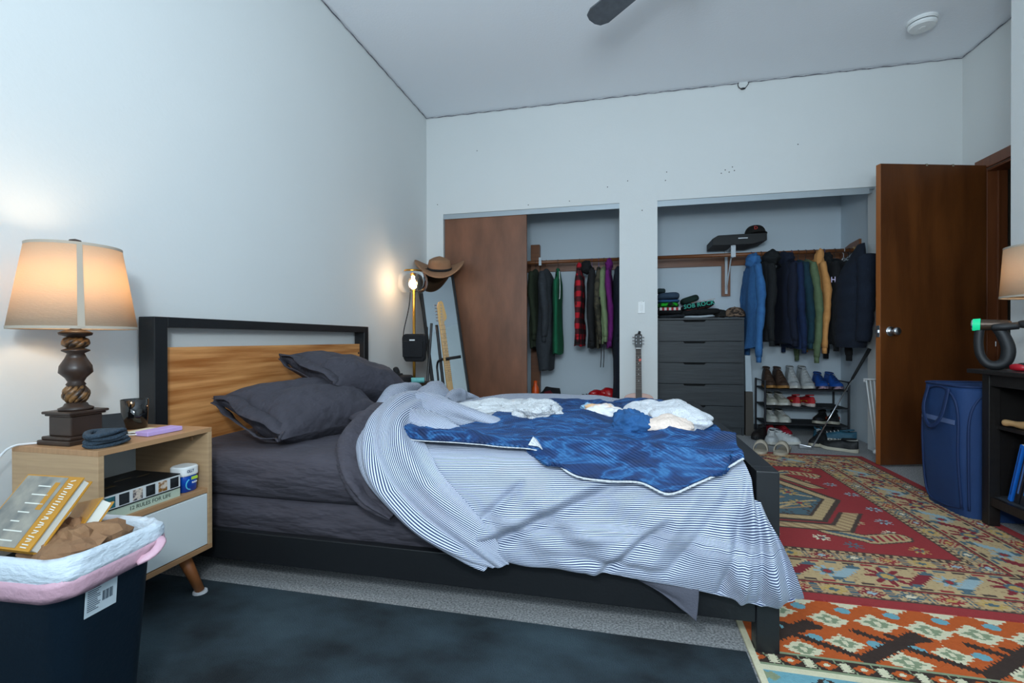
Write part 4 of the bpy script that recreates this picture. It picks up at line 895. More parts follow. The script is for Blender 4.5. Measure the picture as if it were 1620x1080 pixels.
m = MB(); m.prism([tuple(p) for p in oc], lambda x, y, s: Kg @ Vector((x, y, -.022+s*.044))); m.build('guitar_body', gm, t, bevel=.006)
m = MB(); m.prism([(-.026, .12), (.026, .12), (.021, .80), (-.021, .80)], lambda x, y, s: Kg @ Vector((x, y, .010+s*.022))); m.build('neck', maple, t, bevel=.004)
m = MB()
for k in range(21): y = .80-.648*(1-2**(-k/12)); m.box(-.024, .024, y-.001, y+.001, .0325, .0335, M=Kg)
for k in (3, 5, 7, 9, 15): y = .80-.648*(1-2**(-(k-.5)/12)); m.lathe([(.004, .0325), (.004, .0332), (0, .0333)], M=Kg @ tf((0, y, 0)), n=8)
m.build('frets', neckdark, t)
m = MB(); m.prism([(-.021, .80), (.021, .80), (.024, .83), (.048, .85), (.052, .875), (.034, .985), (.02, 1.0), (-.005, .99), (-.02, .95), (-.024, .85)], lambda x, y, s: Kg @ Vector((x, y, .006+s*.014))); m.build('headstock', maple, t, bevel=.002)
m = MB()
for k in range(6): m.tube([Kg @ Vector((-.018, .84+k*.025, .013)), Kg @ Vector((-.042, .842+k*.025, .013))], [.003, .006], 8); m.lathe([(.004, .02), (.004, .03), (0, .031)], M=Kg @ tf((-.006+k*.003, .845+k*.024, 0)), n=8)
m.build('tuning_pegs', chrome, t)
m = MB()
for k in range(6): x = -.017+k*.0068; m.tube([Kg @ Vector((x*1.3, -.05, .036)), Kg @ Vector((x, .80, .036)), Kg @ Vector((-.006+k*.003, .845+k*.024, .028))], .0006, 4)
m.build('strings', steel, t)
m = MB(); m.prism([(-.09, -.09), (.09, -.11), (.11, -.02), (.06, .13), (-.03, .14), (-.1, .19), (-.1, .03)], lambda x, y, s: Kg @ Vector((x, y, .0221+s*.002))); m.build('pickguard', white_pl, t)
m = MB()
for y in (-.02, .04, .1): m.box(-.038, .038, y-.008, y+.008, .0242, .031, M=Kg)
m.box(-.04, .04, -.08, -.055, .0242, .033, M=Kg); m.build('pickups', black_pl, t, bevel=.002)
t = thing('guitar_stand', 'black tubular guitar stand with padded yoke holding the electric guitar', 'guitar stand', (-1.36, 3.66, 0))
m = MB(); fx, fy = -1.475, 3.66; m.tube(cr([(-1.38, 3.64, .10), (-1.43, 3.65, .30), (-1.463, 3.655, .6), (-1.468, 3.655, .66), (-1.45, 3.64, .705), (-1.40, 3.61, .72), (-1.33, 3.59, .728)], 30), .009, 8)
m.tube(cr([(-1.485, 3.69, 1.0), (-1.42, 3.67, .5), (-1.37, 3.66, .10)], 10), .013, 8)
m.build('stand_tube', black_metal, t, smooth=True)
m = MB(); m.tube([(-1.35, 3.545, .728), (-1.245, 3.60, .745)], .012, 8); m.tube([(-1.40, 3.585, .722), (-1.36, 3.64, .725)], .012, 8); m.build('yoke', rubber, t, smooth=True)
for d_ in ((.18, -.24, 0), (.26, .14, 0), (-.12, .05, 0)):
    m = MB(); b0_ = Vector((-1.38, 3.655, .14)); m.tube([b0_, Vector((b0_.x+d_[0], b0_.y+d_[1], .012))], .009, 8); m.build('leg', black_metal, t)
for x, y in ((-1.44, 3.50), (-1.19, 3.58)):
    m = MB(); m.tube([(-1.37, 3.65, .12), (x, y, .10), (x+.01, y-.05, .12), (x+.01, y-.055, .17)], .009, 8); m.build('cradle_arm', rubber, t)
# acoustic guitar leaning against the pillar
G0 = Vector((.135, 4.04, .19)); G1 = Vector((.135, 4.185, .93)); ax = (G1-G0).normalized(); Kg = basis(G0, (1, 0, 0), ax)
t = thing('acoustic_guitar', 'small pale pink-tan acoustic guitar leaning on the pillar between the closets', 'guitar', (.135, 4.03, 0))
half = [(0, -.185), (.08, -.18), (.145, -.13), (.155, -.06), (.12, .02), (.098, .07), (.108, .13), (.122, .18), (.105, .225), (.05, .245), (0, .247)]
hc = cr(half, 26); oc = [tuple(p) for p in hc]+[(-p[0], p[1]) for p in hc[::-1][1:-1]]
m = MB(); m.prism(oc, lambda x, y, s: Kg @ Vector((x, y, -.06+s*.07))); m.build('guitar_body', mat('spruce_top', '#bd9182', .4), t, bevel=.003)
m = MB(); m.lathe([(.036, .0102), (.036, .0112), (0, .0113)], M=Kg @ tf((0, .05, 0)), n=30); m.build('sound_hole', black_pl, t)
neckw = mat('rosewood', '#2c1e1b', .5)
m = MB(); m.prism([(-.026, .10), (.026, .10), (.022, .62), (-.022, .62)], lambda x, y, s: Kg @ Vector((x, y, .0115+s*.009))); m.build('fretboard', neckw, t)
m = MB(); m.prism([(-.017, .247), (.017, .247), (.016, .62), (-.016, .62)], lambda x, y, s: Kg @ Vector((x, y, -.006+s*.017))); m.build('neck', neckw, t)
m = MB()
for k in range(17): y = .62-.56*(1-2**(-k/12)); m.box(-.0225, .0225, y-.0009, y+.0009, .0206, .0213, M=Kg)
m.build('frets', mat('fret_nickel', '#8d8478', .5), t)
m = MB()
for k in (3, 5, 7, 9, 12): y = .62-.56*(1-2**(-(k-.5)/12)); m.lathe([(.003, .0206), (.003, .0212), (0, .0213)], M=Kg @ tf((0, y, 0)), n=8)
m.box(-.019, .019, .618, .624, .0206, .024, M=Kg); m.build('inlays', white_pl, t)
m = MB(); m.prism([(-.018, .62), (.022, .62), (.030, .645), (.030, .74), (.018, .75), (-.018, .748), (-.030, .74), (-.030, .645)], lambda x, y, s: Kg @ Vector((x, y, -.004+s*.014))); m.build('headstock', black_pl, t, bevel=.002)
m = MB()
for sx in (-1, 1):
    for k in range(3):
        y = .665+k*.028; m.tube([Kg @ Vector((sx*.030, y, .002)), Kg @ Vector((sx*.040, y, .002)), Kg @ Vector((sx*.048, y, .002))], [.002, .005, .006], 8); m.lathe([(.0045, .010), (.0045, .017), (0, .018)], M=Kg @ tf((sx*.017, y, 0)), n=8)
m.build('tuning_pegs', chrome, t)
m = MB(); m.tube([Kg @ Vector((.005, .745, .008)), Kg @ Vector((.012, .77, .012))], [.012, .010], 10); m.build('clip_tuner', black_pl, t)
m = MB(); m.prism([(0, .548), (.014, .556), (.018, .572), (.002, .572), (-.006, .566)], lambda x, y, s: Kg @ Vector((x+.006, y-.04, .022+s*.001))); m.build('guitar_pick', mat('orange_red', '#d8452c', .4), t)
m = MB()
for k in range(6): x = -.013+k*.0052; m.tube([Kg @ Vector((x*1.3, -.05, .0215)), Kg @ Vector((x, .62, .0245))], .0004, 4)
m.build('strings', mat('string_bronze', '#6e5a40', .5), t)
# ------------------------------------------------ closet rods and brackets
RZ, RY = 1.655, 4.75
for x0, x1, lb in ((-1.79, .045, 'brown wooden hanging rod in the left closet'), (.225, 2.005, 'long brown wooden hanging rod in the right closet')):
    m = MB(); m.tube([(x0, RY, RZ), (x1, RY, RZ)], .0175, 16); tag(m.build('closet_rod', rod_wood, smooth=True), lb, 'closet rod')
    m = MB(); m.box(x0, x1, 5.055, 5.079, 1.60, 1.69); tag(m.build('wall_cleat', rod_wood, bevel=.002), lb.replace('hanging rod in', 'cleat board on the back wall of'), 'board')
m = MB(); m.prism([(4.68, 1.69), (5.054, 1.60), (5.054, 1.69), (4.85, 1.73), (4.68, 1.74)], lambda y, z, s: Vector((1.99+s*.018, y, z))); o = m.build('end_board', rod_wood); tag(o, 'tapered wooden end board on the right closet side wall holding the rod', 'board')
m = MB(); m.lathe([(.03, 0), (.03, .014), (.018, .016)], (0, 0, 0), 20, M=tf((1.989, RY, RZ), ry=-PI/2)); o = m.build('rod_socket', mat('socket_wood', '#b08d5c', .5), smooth=False); tag(o, 'pale round socket where the right closet rod meets the side wall', 'rod socket')
t = thing('shelf_bracket', 'white metal closet bracket on a dark wood block holding up the right closet rod', 'bracket', (1.0, 5.05, 1.4))
m = MB(); m.box(.955, 1.035, 5.055-.02, 5.054, 1.30, 1.60); m.build('mount_block', rod_wood, t)
wm = mat('white_enamel', '#c3ccd2', .4)
m = MB(); m.box(.983, 1.007, 5.022, 5.034, 1.32, 1.74); m.box(.983, 1.007, 4.70, 5.03, 1.728, 1.735); m.hexa([(.99, 4.78, 1.672), (1.0, 4.78, 1.672), (1.0, 5.02, 1.35), (.99, 5.02, 1.35), (.99, 4.78, 1.684), (1.0, 4.78, 1.684), (1.0, 5.022, 1.366), (.99, 5.022, 1.366)]); m.box(.975, 1.015, 4.715, 4.73, 1.63, 1.745); m.tube([(.995, 4.726, 1.632), (.995, 4.75, 1.630), (.995, 4.775, 1.635)], .006); m.build('bracket_arm', wm, t, bevel=.001)
m = MB(); m.box(-.94, -.845, 4.98, 5.05, .0, 1.88); tag(m.build('support_board', rod_wood, bevel=.002), 'upright brown board behind the sliding panel in the left closet', 'board')
t = thing('shelf_bracket', 'small white metal rod bracket beside the grey tweed coat', 'bracket', (-.79, 4.78, 1.66))
m = MB(); m.box(-.81, -.785, 4.735, 4.98, 1.675, 1.685); m.box(-.81, -.785, 4.725, 4.735, 1.62, 1.70); m.build('bracket_arm', wm, t)
# ------------------------------------------------ hangers and garments
def hanger(X, label, m_, tilt=0, half=.20):
    m = MB(); P = [(X, RY-.022, RZ-.012), (X, RY-.021, RZ+.012), (X, RY, RZ+.0205), (X, RY+.021, RZ+.008), (X, RY+.016, RZ-.018), (X, RY, RZ-.03), (X, RY, RZ-.065)]
    m.tube(cr(P, 24), .0022, 6)
    c = Vector((X, RY, RZ-.065)); m.tube([c, (X, RY-half, RZ-.135), (X, RY-half+.01, RZ-.15), (X, RY+half-.01, RZ-.15), (X, RY+half, RZ-.135), c], .005, 6)
    o = m.build('clothes_hanger', m_, smooth=True); tag(o, label, 'hanger'); return o
hb = mat('hanger_blue', '#3a4f86', .4); hk = mat('hanger_black', '#101114', .4); hw = mat('hanger_white', '#d0d6dc', .4); hp = mat('hanger_purple', '#5a4a86', .4)
def garment(name, label, cat, X, zb, m_, half=.235, th=.045, sleeve=None, hood=None, sd=0, cuff=None, flare=1.0, front=0, top=0, tank=False, lean=0):
    """hung on the rod: body lofted down from the shoulders, sleeves at both ends; faces along X"""
    zt_ = RZ-.075+top; t = thing(name, label, cat, (X, RY, zt_)); m = MB(); R = []; n = 44; K = 26
    for k in range(K+1):
        u = k/K; z = zt_+(zb-zt_)*u; drop = (zt_-z)
        sh = min(1, drop/.10); w_ = .055+(half-.055)*(sh**.6 if not tank else min(1, drop/.3)**1.3)
        if drop > .12: w_ = half*(1-.10*math.sin(PI*min(1, (drop-.1)/.4))*(0 if tank else 1))*(1+(flare-1)*u)
        tt = .018+(th-.018)*min(1, drop/.16)**.7; row = []
        for i in range(n):
            a = 2*PI*i/n; ca, sa = math.cos(a), math.sin(a)
            fold = 1+.20*math.sin(a*5+sd*2+u*1.5)*min(1, u*2.5)+.22*noise.noise(Vector((ca*2+sd, sa*2, z*5)))
            x = X+lean*u+tt*math.copysign(abs(ca)**.8, ca)*fold*(1+.25*math.sin(z*9+sd)*u); y = RY+front*u+w_*math.copysign(abs(sa)**.9, sa)*(1+.05*noise.noise(Vector((sd, z*4, sa))))
            row.append((x, y, z+.010*math.sin(a*3+sd)*u-(.05*(abs(sa)**2)*sh if drop < .02 else 0)))
        R.append(row)
    m.grid(R, close=True); m.add(R[0], [tuple(range(n-1, -1, -1))]); m.add(R[-1], [tuple(range(n))]); m.build('body', m_, t, smooth=True)
    if sleeve:
        L, r0 = sleeve
        for s in (-1, 1):
            P = []; rr = []
            for k in range(19):
                u = k/18; P.append((X+lean*u*.8+.012*math.sin(u*5+sd+s)+(.012*u), RY+front*u+s*(half-.035+.055*min(1, u*3)-.02*u), zt_-.055-L*u)); rr.append(r0*(.75+.35*math.sin(min(1, u*2.4)*PI/2))*(1-.42*u)*(1+.10*math.sin(u*19+sd*3)+.06*math.sin(u*41)))
            q = MB(); q.tube(P, rr, 16, flat=.62); e = Vector(P[-1]); sl = q.build('sleeve', m_, t, smooth=True)
            q = MB(); q.tube([e+Vector((0, 0, .012)), e-Vector((0, 0, .05))], [rr[-1]*.86, rr[-1]*.82], 14, flat=.62); q.build('cuff', cuff or m_, t, smooth=True)
    if hood:
        q = MB(); q.ball((X+hood[0], RY+hood[1], zt_+.0+hood[2]), (hood[3], hood[3]*1.55, hood[4]), amp=.3, fr=2.5, sd=sd, n=24, k=16); q.build('hood', m_, t, smooth=True)
    return t
def C_(n, a, b=None, s=24): return cloth(n, a, b, s, .45, .12)
# right closet, left to right
g = garment('hoodie', 'faded light blue hoodie, leftmost on the right closet rod', 'hoodie', 1.155, .80, C_('light_blue_fleece', '#2c5f98', '#3f78b0'), sleeve=(.80, .062), hood=(0, -.05, .0, .06, .07), sd=1, th=.05, half=.24)
m = MB(); rnd = random.Random(2)
for k in range(9): z = 1.26+rnd.uniform(-.18, .1); m.box(1.098, 1.103, 4.50+rnd.uniform(0, .06), 4.52+rnd.uniform(0, .09), z, z+.02)
garment('hoodie', 'black hoodie with yellow print right of the light blue hoodie', 'hoodie', 1.25, .86, C_('black_fleece', '#121518', '#1a1e20'), sleeve=(.66, .062), hood=(.05, -.07, .02, .07, .065), sd=2, th=.055, half=.235)
q = MB()
for k, (dy, dz) in enumerate(((0, 0), (.01, .03), (-.005, .06), (.012, .09), (0, .12), (.02, -.03), (.015, -.06))): q.box(1.183, 1.1875, 4.505+dy, 4.535+dy, 1.26+dz, 1.278+dz)
g0 = [o for o in bpy.data.objects if o.get('label', '').startswith('black hoodie with yellow')][0]; q.build('yellow_print', mat('yellow_ink', '#b6b23a', .7), g0)
hanger(1.34, 'empty black hanger between the black and navy hoodies', hk)
garment('hoodie', 'dark navy hoodie hanging right of the empty black hanger', 'hoodie', 1.42, .84, C_('dark_navy_fleece', '#0a1226', '#0f1930'), sleeve=(.66, .062), hood=(0, -.03, .01, .075, .065), sd=3, th=.06)
garment('sweatshirt', 'plain royal navy sweatshirt between the dark navy and teal ones', 'sweatshirt', 1.485, .80, C_('royal_navy', '#0d1e3e', '#122a50'), sleeve=(.72, .056), sd=4, th=.04)
garment('sweatshirt', 'dark teal sweatshirt left of the sage green one', 'sweatshirt', 1.54, .82, C_('dark_teal', '#0e2c3a', '#143c4a'), sleeve=(.68, .058), sd=5, th=.04)
garment('sweatshirt', 'sage green sweatshirt on the right closet rod', 'sweatshirt', 1.60, .79, C_('sage', '#55684a', '#6a7d5c'), sleeve=(.80, .056), sd=6, th=.038)
garment('sweatshirt', 'peach orange hooded sweatshirt on the right closet rod', 'sweatshirt', 1.665, .86, C_('peach', '#c98a4c', '#dda061'), sleeve=(.72, .050), hood=(.0, -.12, -.02, .035, .10), sd=7, th=.03)
g = garment('hoodie', 'black hoodie with a white letter on the chest right of the peach one', 'hoodie', 1.745, .84, C_('soft_black', '#0f1012', '#17191c'), sleeve=(.70, .062), hood=(0, -.05, -.01, .05, .06), sd=8, th=.04)
text('chest_letter', 'H', mat('lilac_white', '#cbbfe0', .6), basis((1.715, 4.474, 1.37), (.95, -.3, 0), (0, 0, 1)), .065, g, .001, .03)
garment('jacket', 'plain black jacket left of the puffer coat', 'jacket', 1.83, .84, C_('jacket_black', '#101114', '#191a1e'), sleeve=(.78, .056), sd=9, th=.04)
for X, l, mm_ in ((1.155, 'blue hanger holding the light blue hoodie', hb), (1.235, 'black hanger of the black hoodie with yellow print', hk), (1.42, 'dark hanger of the dark navy hoodie', hk), (1.485, 'blue hanger of the royal navy sweatshirt', hb), (1.54, 'black hanger of the dark teal sweatshirt', hk), (1.60, 'black hanger of the sage green sweatshirt', hk), (1.665, 'black hanger of the peach sweatshirt', hk), (1.745, 'blue hanger of the black hoodie with a letter', hb), (1.83, 'black hanger of the plain black jacket', hk), (1.90, 'empty white hanger near the right end of the closet rod', hw), (1.94, 'black hanger of the navy puffer coat', hk)): hanger(X, l, mm_, half=.17)
# puffer coat pulled forward past the opening
t = thing('puffer_coat', 'navy quilted puffer coat hanging at the right end beside the open door', 'coat', (1.8, 4.37, 1.6)); pm = C_('navy_puffer', '#0d1624', '#142033', 10)
m = MB(); R = []; n = 40
for k in range(61):
    u = k/60; z = 1.64-.83*u; w_ = .19*(min(1, .22+u*2.2))**.7; tt = .085*min(1, .15+u*2.6); bf = 1+.10*abs(math.sin(u*PI*7))
    R.append([(1.885-tt+tt*bf*math.cos(a)*(1+.1*nv(math.cos(a)*2, z*6, 3)), 4.37+w_*.85*bf*math.sin(a)*(1+.05*nv(z*5, a, 2)), z) for a in np.linspace(0, 2*PI, n, endpoint=False)])
m.grid(R, close=True); m.add(R[0], [tuple(range(n-1, -1, -1))]); m.add(R[-1], [tuple(range(n))]); m.build('body', pm, t, smooth=True)
m = MB(); P = [(1.835-.03*u, 4.185-.02*math.sin(u*3), 1.52-.66*u) for u in np.linspace(0, 1, 40)]; m.tube(P, [.062*(1-.25*u)*(1+.13*abs(math.sin(u*PI*6))) for u in np.linspace(0, 1, 40)], 18); m.build('sleeve', pm, t, smooth=True)
# left closet
garment('jacket', 'dark olive jacket half hidden behind the brown sliding panel', 'jacket', -.845, .80, C_('dark_olive', '#1e2617', '#2a331f'), sleeve=(.60, .055), sd=11, th=.04)
g = garment('coat', 'charcoal tweed coat at the left of the left closet rod', 'coat', -.735, .58, C_('tweed', '#262a2f', '#3a3e43', 60), sleeve=(.62, .075), sd=12, th=.075, half=.225)
garment('tank_top', 'green basketball jersey with white piping on the left closet rod', 'tank top', -.62, .74, C_('jersey_green', '#0c5436', '#106844', 10), half=.215, th=.035, sd=13, tank=True)
g = [o for o in bpy.data.objects if o.get('label', '').startswith('green basketball')][0]; m = MB(); m.tube(cr([(-.600, RY-.06, 1.55), (-.588, RY-.10, 1.40), (-.582, RY-.17, 1.28), (-.582, RY-.205, 1.27)], 16), .004, 6); m.build('piping', white_pl, g, smooth=True)
garment('shirt', 'red and black buffalo plaid flannel shirt on the left closet rod', 'shirt', -.405, .82, plaid('buffalo_plaid', '#b30f22', '#4a0f18', '#14100f', .10), sleeve=(.62, .058), sd=14, th=.042, hood=(0, -.04, 0, .03, .05))
garment('hoodie', 'black hoodie right of the plaid shirt in the left closet', 'hoodie', -.285, .80, C_('closet_black', '#101113', '#18191c'), sleeve=(.66, .058), hood=(-.05, -.07, .0, .05, .065), sd=15, th=.045)
garment('shirt', 'camouflage brown shirt between the black hoodie and the pale green vest', 'shirt', -.22, .80, mat('camo_cloth', '#2c2a20', .9, nz=(30, '#4a4434', .05)), sleeve=(.64, .050), sd=16, th=.03)
g = garment('jacket', 'pale sage green jacket with dark straps in the left closet', 'jacket', -.17, .84, C_('pale_sage', '#6d7f5a', '#7e9069'), sleeve=(.62, .052), sd=17, th=.034)
m = MB()
for x in (-.19, -.165): m.tube(cr([(x, 4.50, .86), (x+.004, 4.49, .74), (x-.003, 4.495, .62)], 8), .004, 6)
m.tube([(-.215, 4.485, 1.26), (-.16, 4.478, 1.262)], .014, 8); m.build('strap', black_cloth, g)
garment('jacket', 'magenta purple jacket right of the pale green one', 'jacket', -.118, .80, C_('magenta', '#5f0f5e', '#741a72'), sleeve=(.66, .048), hood=(0, -.1, .01, .035, .06), sd=18, th=.026)
garment('coat', 'long dark navy padded coat at the right end of the left closet', 'coat', -.035, .22, C_('long_navy', '#0c1420', '#141f30', 12), sleeve=(.62, .05), sd=19, th=.05, half=.25, flare=1.12)
for X, l, mm_ in ((-.735, 'brown wooden hanger of the tweed coat', rod_wood), (-.62, 'black hanger of the green jersey', hk), (-.405, 'black hanger of the plaid shirt', hk), (-.285, 'purple hanger of the black hoodie in the left closet', hp), (-.22, 'purple hanger of the camouflage shirt', hp), (-.17, 'black hanger of the pale sage jacket', hk), (-.118, 'black hanger of the magenta jacket', hk), (-.035, 'black hanger of the long navy coat', hk), (-.845, 'black hanger of the olive jacket', hk)): hanger(X, l, mm_, half=.16)
# black case and cap resting on the rod and bracket
t = thing('keyboard_case', 'long black case resting on the right closet rod and bracket', 'case', (1.06, 4.86, 1.737))
m = MB(); m.prism([(-.24, 0), (-.24, .062), (-.19, .092), (.22, .098), (.22, .03), (.10, 0)], lambda x, z, s: Vector((1.05+x, 4.69+s*.30, 1.7365+z))); m.build('case_body', mat('case_black', '#101214', .6), t, bevel=.004)
m = MB(); m.box(1.03, 1.11, 4.687, 4.6898, 1.79, 1.797); m.build('case_badge', steel, t)
t = thing('baseball_cap', 'black baseball cap with a red letter on top of the long black case', 'cap', (1.20, 4.80, 1.837))
capm = cloth('cap_black', '#14130f', '#1b1a18', 60, .3)
def cap(t, c, s, m_, am, panels=True):
    c = Vector(c); q = MB(); R = []
    for k in range(12):
        a = PI/2*k/11; R.append([c+Vector((s*.088*math.cos(a)**.7*math.cos(b), s*.098*math.cos(a)**.7*math.sin(b), s*.085*math.sin(a))) for b in np.linspace(0, 2*PI, 36, endpoint=False)])
    q.grid(R, close=True); q.build('crown', m_, t, smooth=True)
    q = MB(); R = []
    for v in np.linspace(0, 1, 6):
        R.append([c+Matrix.Rotation(am, 3, 'Z') @ Vector((s*.085*math.sin(u)*(1+.03*v), -s*(.085+.07*v*math.cos(u*.9))*math.cos(u)**.6 if abs(u) < 1.5 else 0, s*(.004+.012*math.cos(u)*(1-v*.2)-.012))) for u in np.linspace(-1.35, 1.35, 24)])
    q.grid(R); q.build('brim', m_, t, smooth=True, solid=.003)
    q = MB(); q.ball(c+Vector((0, 0, s*.086)), (.007, .007, .004), n=10, k=6); q.build('button', m_, t)
cap(t, (1.195, 4.79, 1.838), 1.0, capm, .1)
text('cap_letter', 'D', mat('cap_red', '#b5403a', .6), basis((1.178, 4.690, 1.880), (1, 0, .0), (0, .35, .94)), .045, t, .002)
# ------------------------------------------------ dresser
ash = mat('charcoal_ash', '#22272b', .5, nz=((4, 60, 55), '#343a3e', .25), bump=((8, 150, 150), .12)); darkgap = mat('gap_black', '#08090a', .9)
t = thing('dresser', 'tall charcoal wood grain five-drawer dresser inside the right closet', 'dresser', (.70, 4.88, 0))
dx0, dx1, dy, dyb = .325, 1.082, 4.69, 5.05
m = MB(); m.box(dx0, dx1, dy-.004, dyb, 1.058, 1.076); m.build('top_board', ash, t, bevel=.001)
for x0, x1 in ((dx0, dx0+.016), (dx1-.016, dx1)): m = MB(); m.box(x0, x1, dy+.016, dyb, 0, 1.058); m.build('side_panel', ash, t)
m = MB(); m.box(dx0+.016, dx1-.016, dyb-.006, dyb, .03, 1.056); m.build('back_panel', ash, t)
m = MB(); m.box(dx0+.016, dx1-.016, dy+.03, dy+.045, .005, .07); m.build('plinth', ash, t)
hx0, hx1 = .555, .755
for k in range(5):
    z0 = .073+.197*k; z1 = z0+.192; n_ = thing
    pts = [(dx0+.002, z0), (dx1-.002, z0), (dx1-.002, z1), (hx1, z1), (hx1-.014, z1-.016), (hx0+.014, z1-.016), (hx0, z1), (dx0+.002, z1)]
    m = MB(); m.prism(pts, lambda x, z, s: Vector((x, dy+s*.015, z))); d = m.build('drawer', ash, t)
    m = MB(); m.box(hx0+.005, hx1-.005, dy+.0151, dy+.02, z1-.03, z1+.001); m.build('finger_pull', darkgap, d)
# folded clothes on the dresser
def folded(name, label, cat, x0, x1, y0, y1, z0, z1, m_, sd, tilt=0, pr=None):
    t = thing(name, label, cat, ((x0+x1)/2, (y0+y1)/2, z0)); C = Vector(((x0+x1)/2, (y0+y1)/2, (z0+z1)/2)); hx, hy, hz = (x1-x0)/2, (y1-y0)/2, (z1-z0)/2; n = 40; R = []
    K = Matrix.Rotation(tilt, 3, 'Y')
    for k in range(13):
        a = -PI/2+PI*k/12; row = []
        for i in range(n):
            b = 2*PI*i/n; e = math.cos(a)**.35 if k not in (0, 12) else .02
            p = Vector((hx*math.copysign(abs(math.cos(b))**.45, math.cos(b))*e, hy*math.copysign(abs(math.sin(b))**.45, math.sin(b))*e, hz*math.copysign(abs(math.sin(a))**.8, math.sin(a))))
            p *= 1+.05*noise.noise(Vector((p.x*9+sd, p.y*9, p.z*16))); p.z += .012*noise.noise(Vector((p.x*7, sd, p.y*4)))
            row.append(C+K @ p)
        R.append(row)
    m = MB().grid(R, close=True); m.build('folded_cloth', m_, t, smooth=True); return t, C
dz = 1.077; fy0, fy1 = 4.74, 5.00
folded('trousers', 'dark grey folded trousers at the bottom left of the dresser top', 'trousers', .34, .60, fy0, fy1, dz, dz+.035, C_('slate_cloth', '#23272c'), 1)
t, c = folded('t_shirt', 'folded black shirt with a red and white dashed stripe in the left pile', 'shirt', .335, .56, fy0, fy1, dz+.035, dz+.105, C_('print_black', '#101114'), 2)
m = MB(); r_, w_ = MB(), MB()
for k in range(9): (r_ if k % 2 else w_).box(.35+k*.021, .371+k*.021, fy0-.006, fy0-.001, dz+.076+.0, dz+.102)
r_.build('red_dashes', mat('dash_red', '#a51224', .7), t); w_.build('white_dashes', mat('dash_white', '#d5d5d0', .7), t)
folded('t_shirt', 'folded bright green and black shirt in the left pile on the dresser', 'shirt', .34, .53, fy0, fy1, dz+.106, dz+.15, mat('green_print', '#18b51f', .8, nz=(26, '#0a160c', .06)), 3)
folded('jeans', 'folded mid blue cloth in the left pile on the dresser', 'jeans', .34, .54, fy0, fy1, dz+.15, dz+.18, C_('mid_blue', '#2d5a86'), 4)
folded('sweater', 'folded slate blue sweater topmost of the left pile on the dresser', 'sweater', .335, .54, fy0, fy1, dz+.18, dz+.245, C_('slate_blue', '#33465a', '#3c5066'), 5)
folded('cloth', 'small rolled dark green-grey cloth on top of the slate blue sweater', 'cloth', .33, .41, fy0+.02, fy1-.04, dz+.245, dz+.29, C_('grey_green', '#28393c'), 6)
folded('t_shirt', 'white folded shirt at the front under the lettered black shirt', 'shirt', .56, .85, fy0-.01, fy1, dz, dz+.028, C_('white_cotton', '#b9c2c8'), 7)
folded('t_shirt', 'thick folded black shirt under the lettered one on the dresser', 'shirt', .55, .90, fy0, fy1, dz+.029, dz+.085, C_('black_a', '#0d0f10', '#15181a'), 8, -.08)
t, c = folded('t_shirt', 'folded black shirt with turquoise lettering on the dresser', 'shirt', .55, .85, fy0-.012, fy1, dz+.086, dz+.145, C_('black_b', '#0e1112', '#14181a'), 9, -.16)
text('shirt_lettering', 'SOB ROCK', mat('turquoise_ink', '#25a88f', .6), basis((.700, fy0-.020, dz+.122), (1, 0, .155), (-.155, .0, 1)), .055, t, .001, .275)
text('shirt_lettering', '\u2013 \u2013\u2013 \u2013 \u2013\u2013\u2013', mat('orange_ink', '#b5762a', .6), basis((.735, fy0-.018, dz+.160), (1, 0, .155), (-.155, 0, 1)), .026, t, .001, .21)
text('shirt_lettering', '\u2013\u2013 \u2013 \u2013\u2013 \u2013 \u2013', mat('red_ink', '#9c3a2c', .6), basis((.71, fy0-.020, dz+.090), (1, 0, .155), (-.155, 0, 1)), .016, t, .001, .25)
folded('sweater', 'dark green folded sweater roll behind the lettered black shirt', 'sweater', .555, .72, fy0+.05, fy1+.02, dz+.15, dz+.215, C_('bottle_green', '#11261f', '#18322a'), 10, -.35)
t = thing('baseball_cap', 'brown camouflage cap at the right end of the dresser top', 'cap', (1.02, 4.80, dz))
cap(t, (1.03, 4.83, dz+.012), 1.05, mat('camo_brown', '#2f2620', .9, nz=((26, 26, 60), '#8a6f5a', .06)), -1.2)
t = thing('baseball_cap', 'dark low cap lying left of the camouflage cap', 'cap', (.93, 4.84, dz)); cap(t, (.915, 4.86, dz+.012), .8, capm, .3)
# grey board and white paper bag beside the dresser
m = MB(); m.hexa([(1.095, 4.70, 0), (1.165, 4.70, 0), (1.165, 4.98, 0), (1.095, 4.98, 0), (1.095, 4.70, .40), (1.155, 4.70, .40), (1.155, 4.98, .40), (1.095, 4.98, .40)]); tag(m.build('cardboard_box', mat('brown_grey_card', '#4c4741', .8), bevel=.002), 'narrow brown-grey box standing right of the dresser', 'box')
m = MB(); m.hexa([(1.10, 4.72, .401), (1.158, 4.72, .401), (1.158, 4.96, .401), (1.10, 4.96, .401), (1.09, 4.70, .73), (1.135, 4.70, .73), (1.14, 4.98, .73), (1.09, 4.98, .73)]); tag(m.build('shopping_bag', mat('pale_blue_bag', '#b5c3cc', .7, bump=(20, .6)), bevel=.002), 'pale blue-white paper bag standing on the narrow box beside the dresser', 'bag')
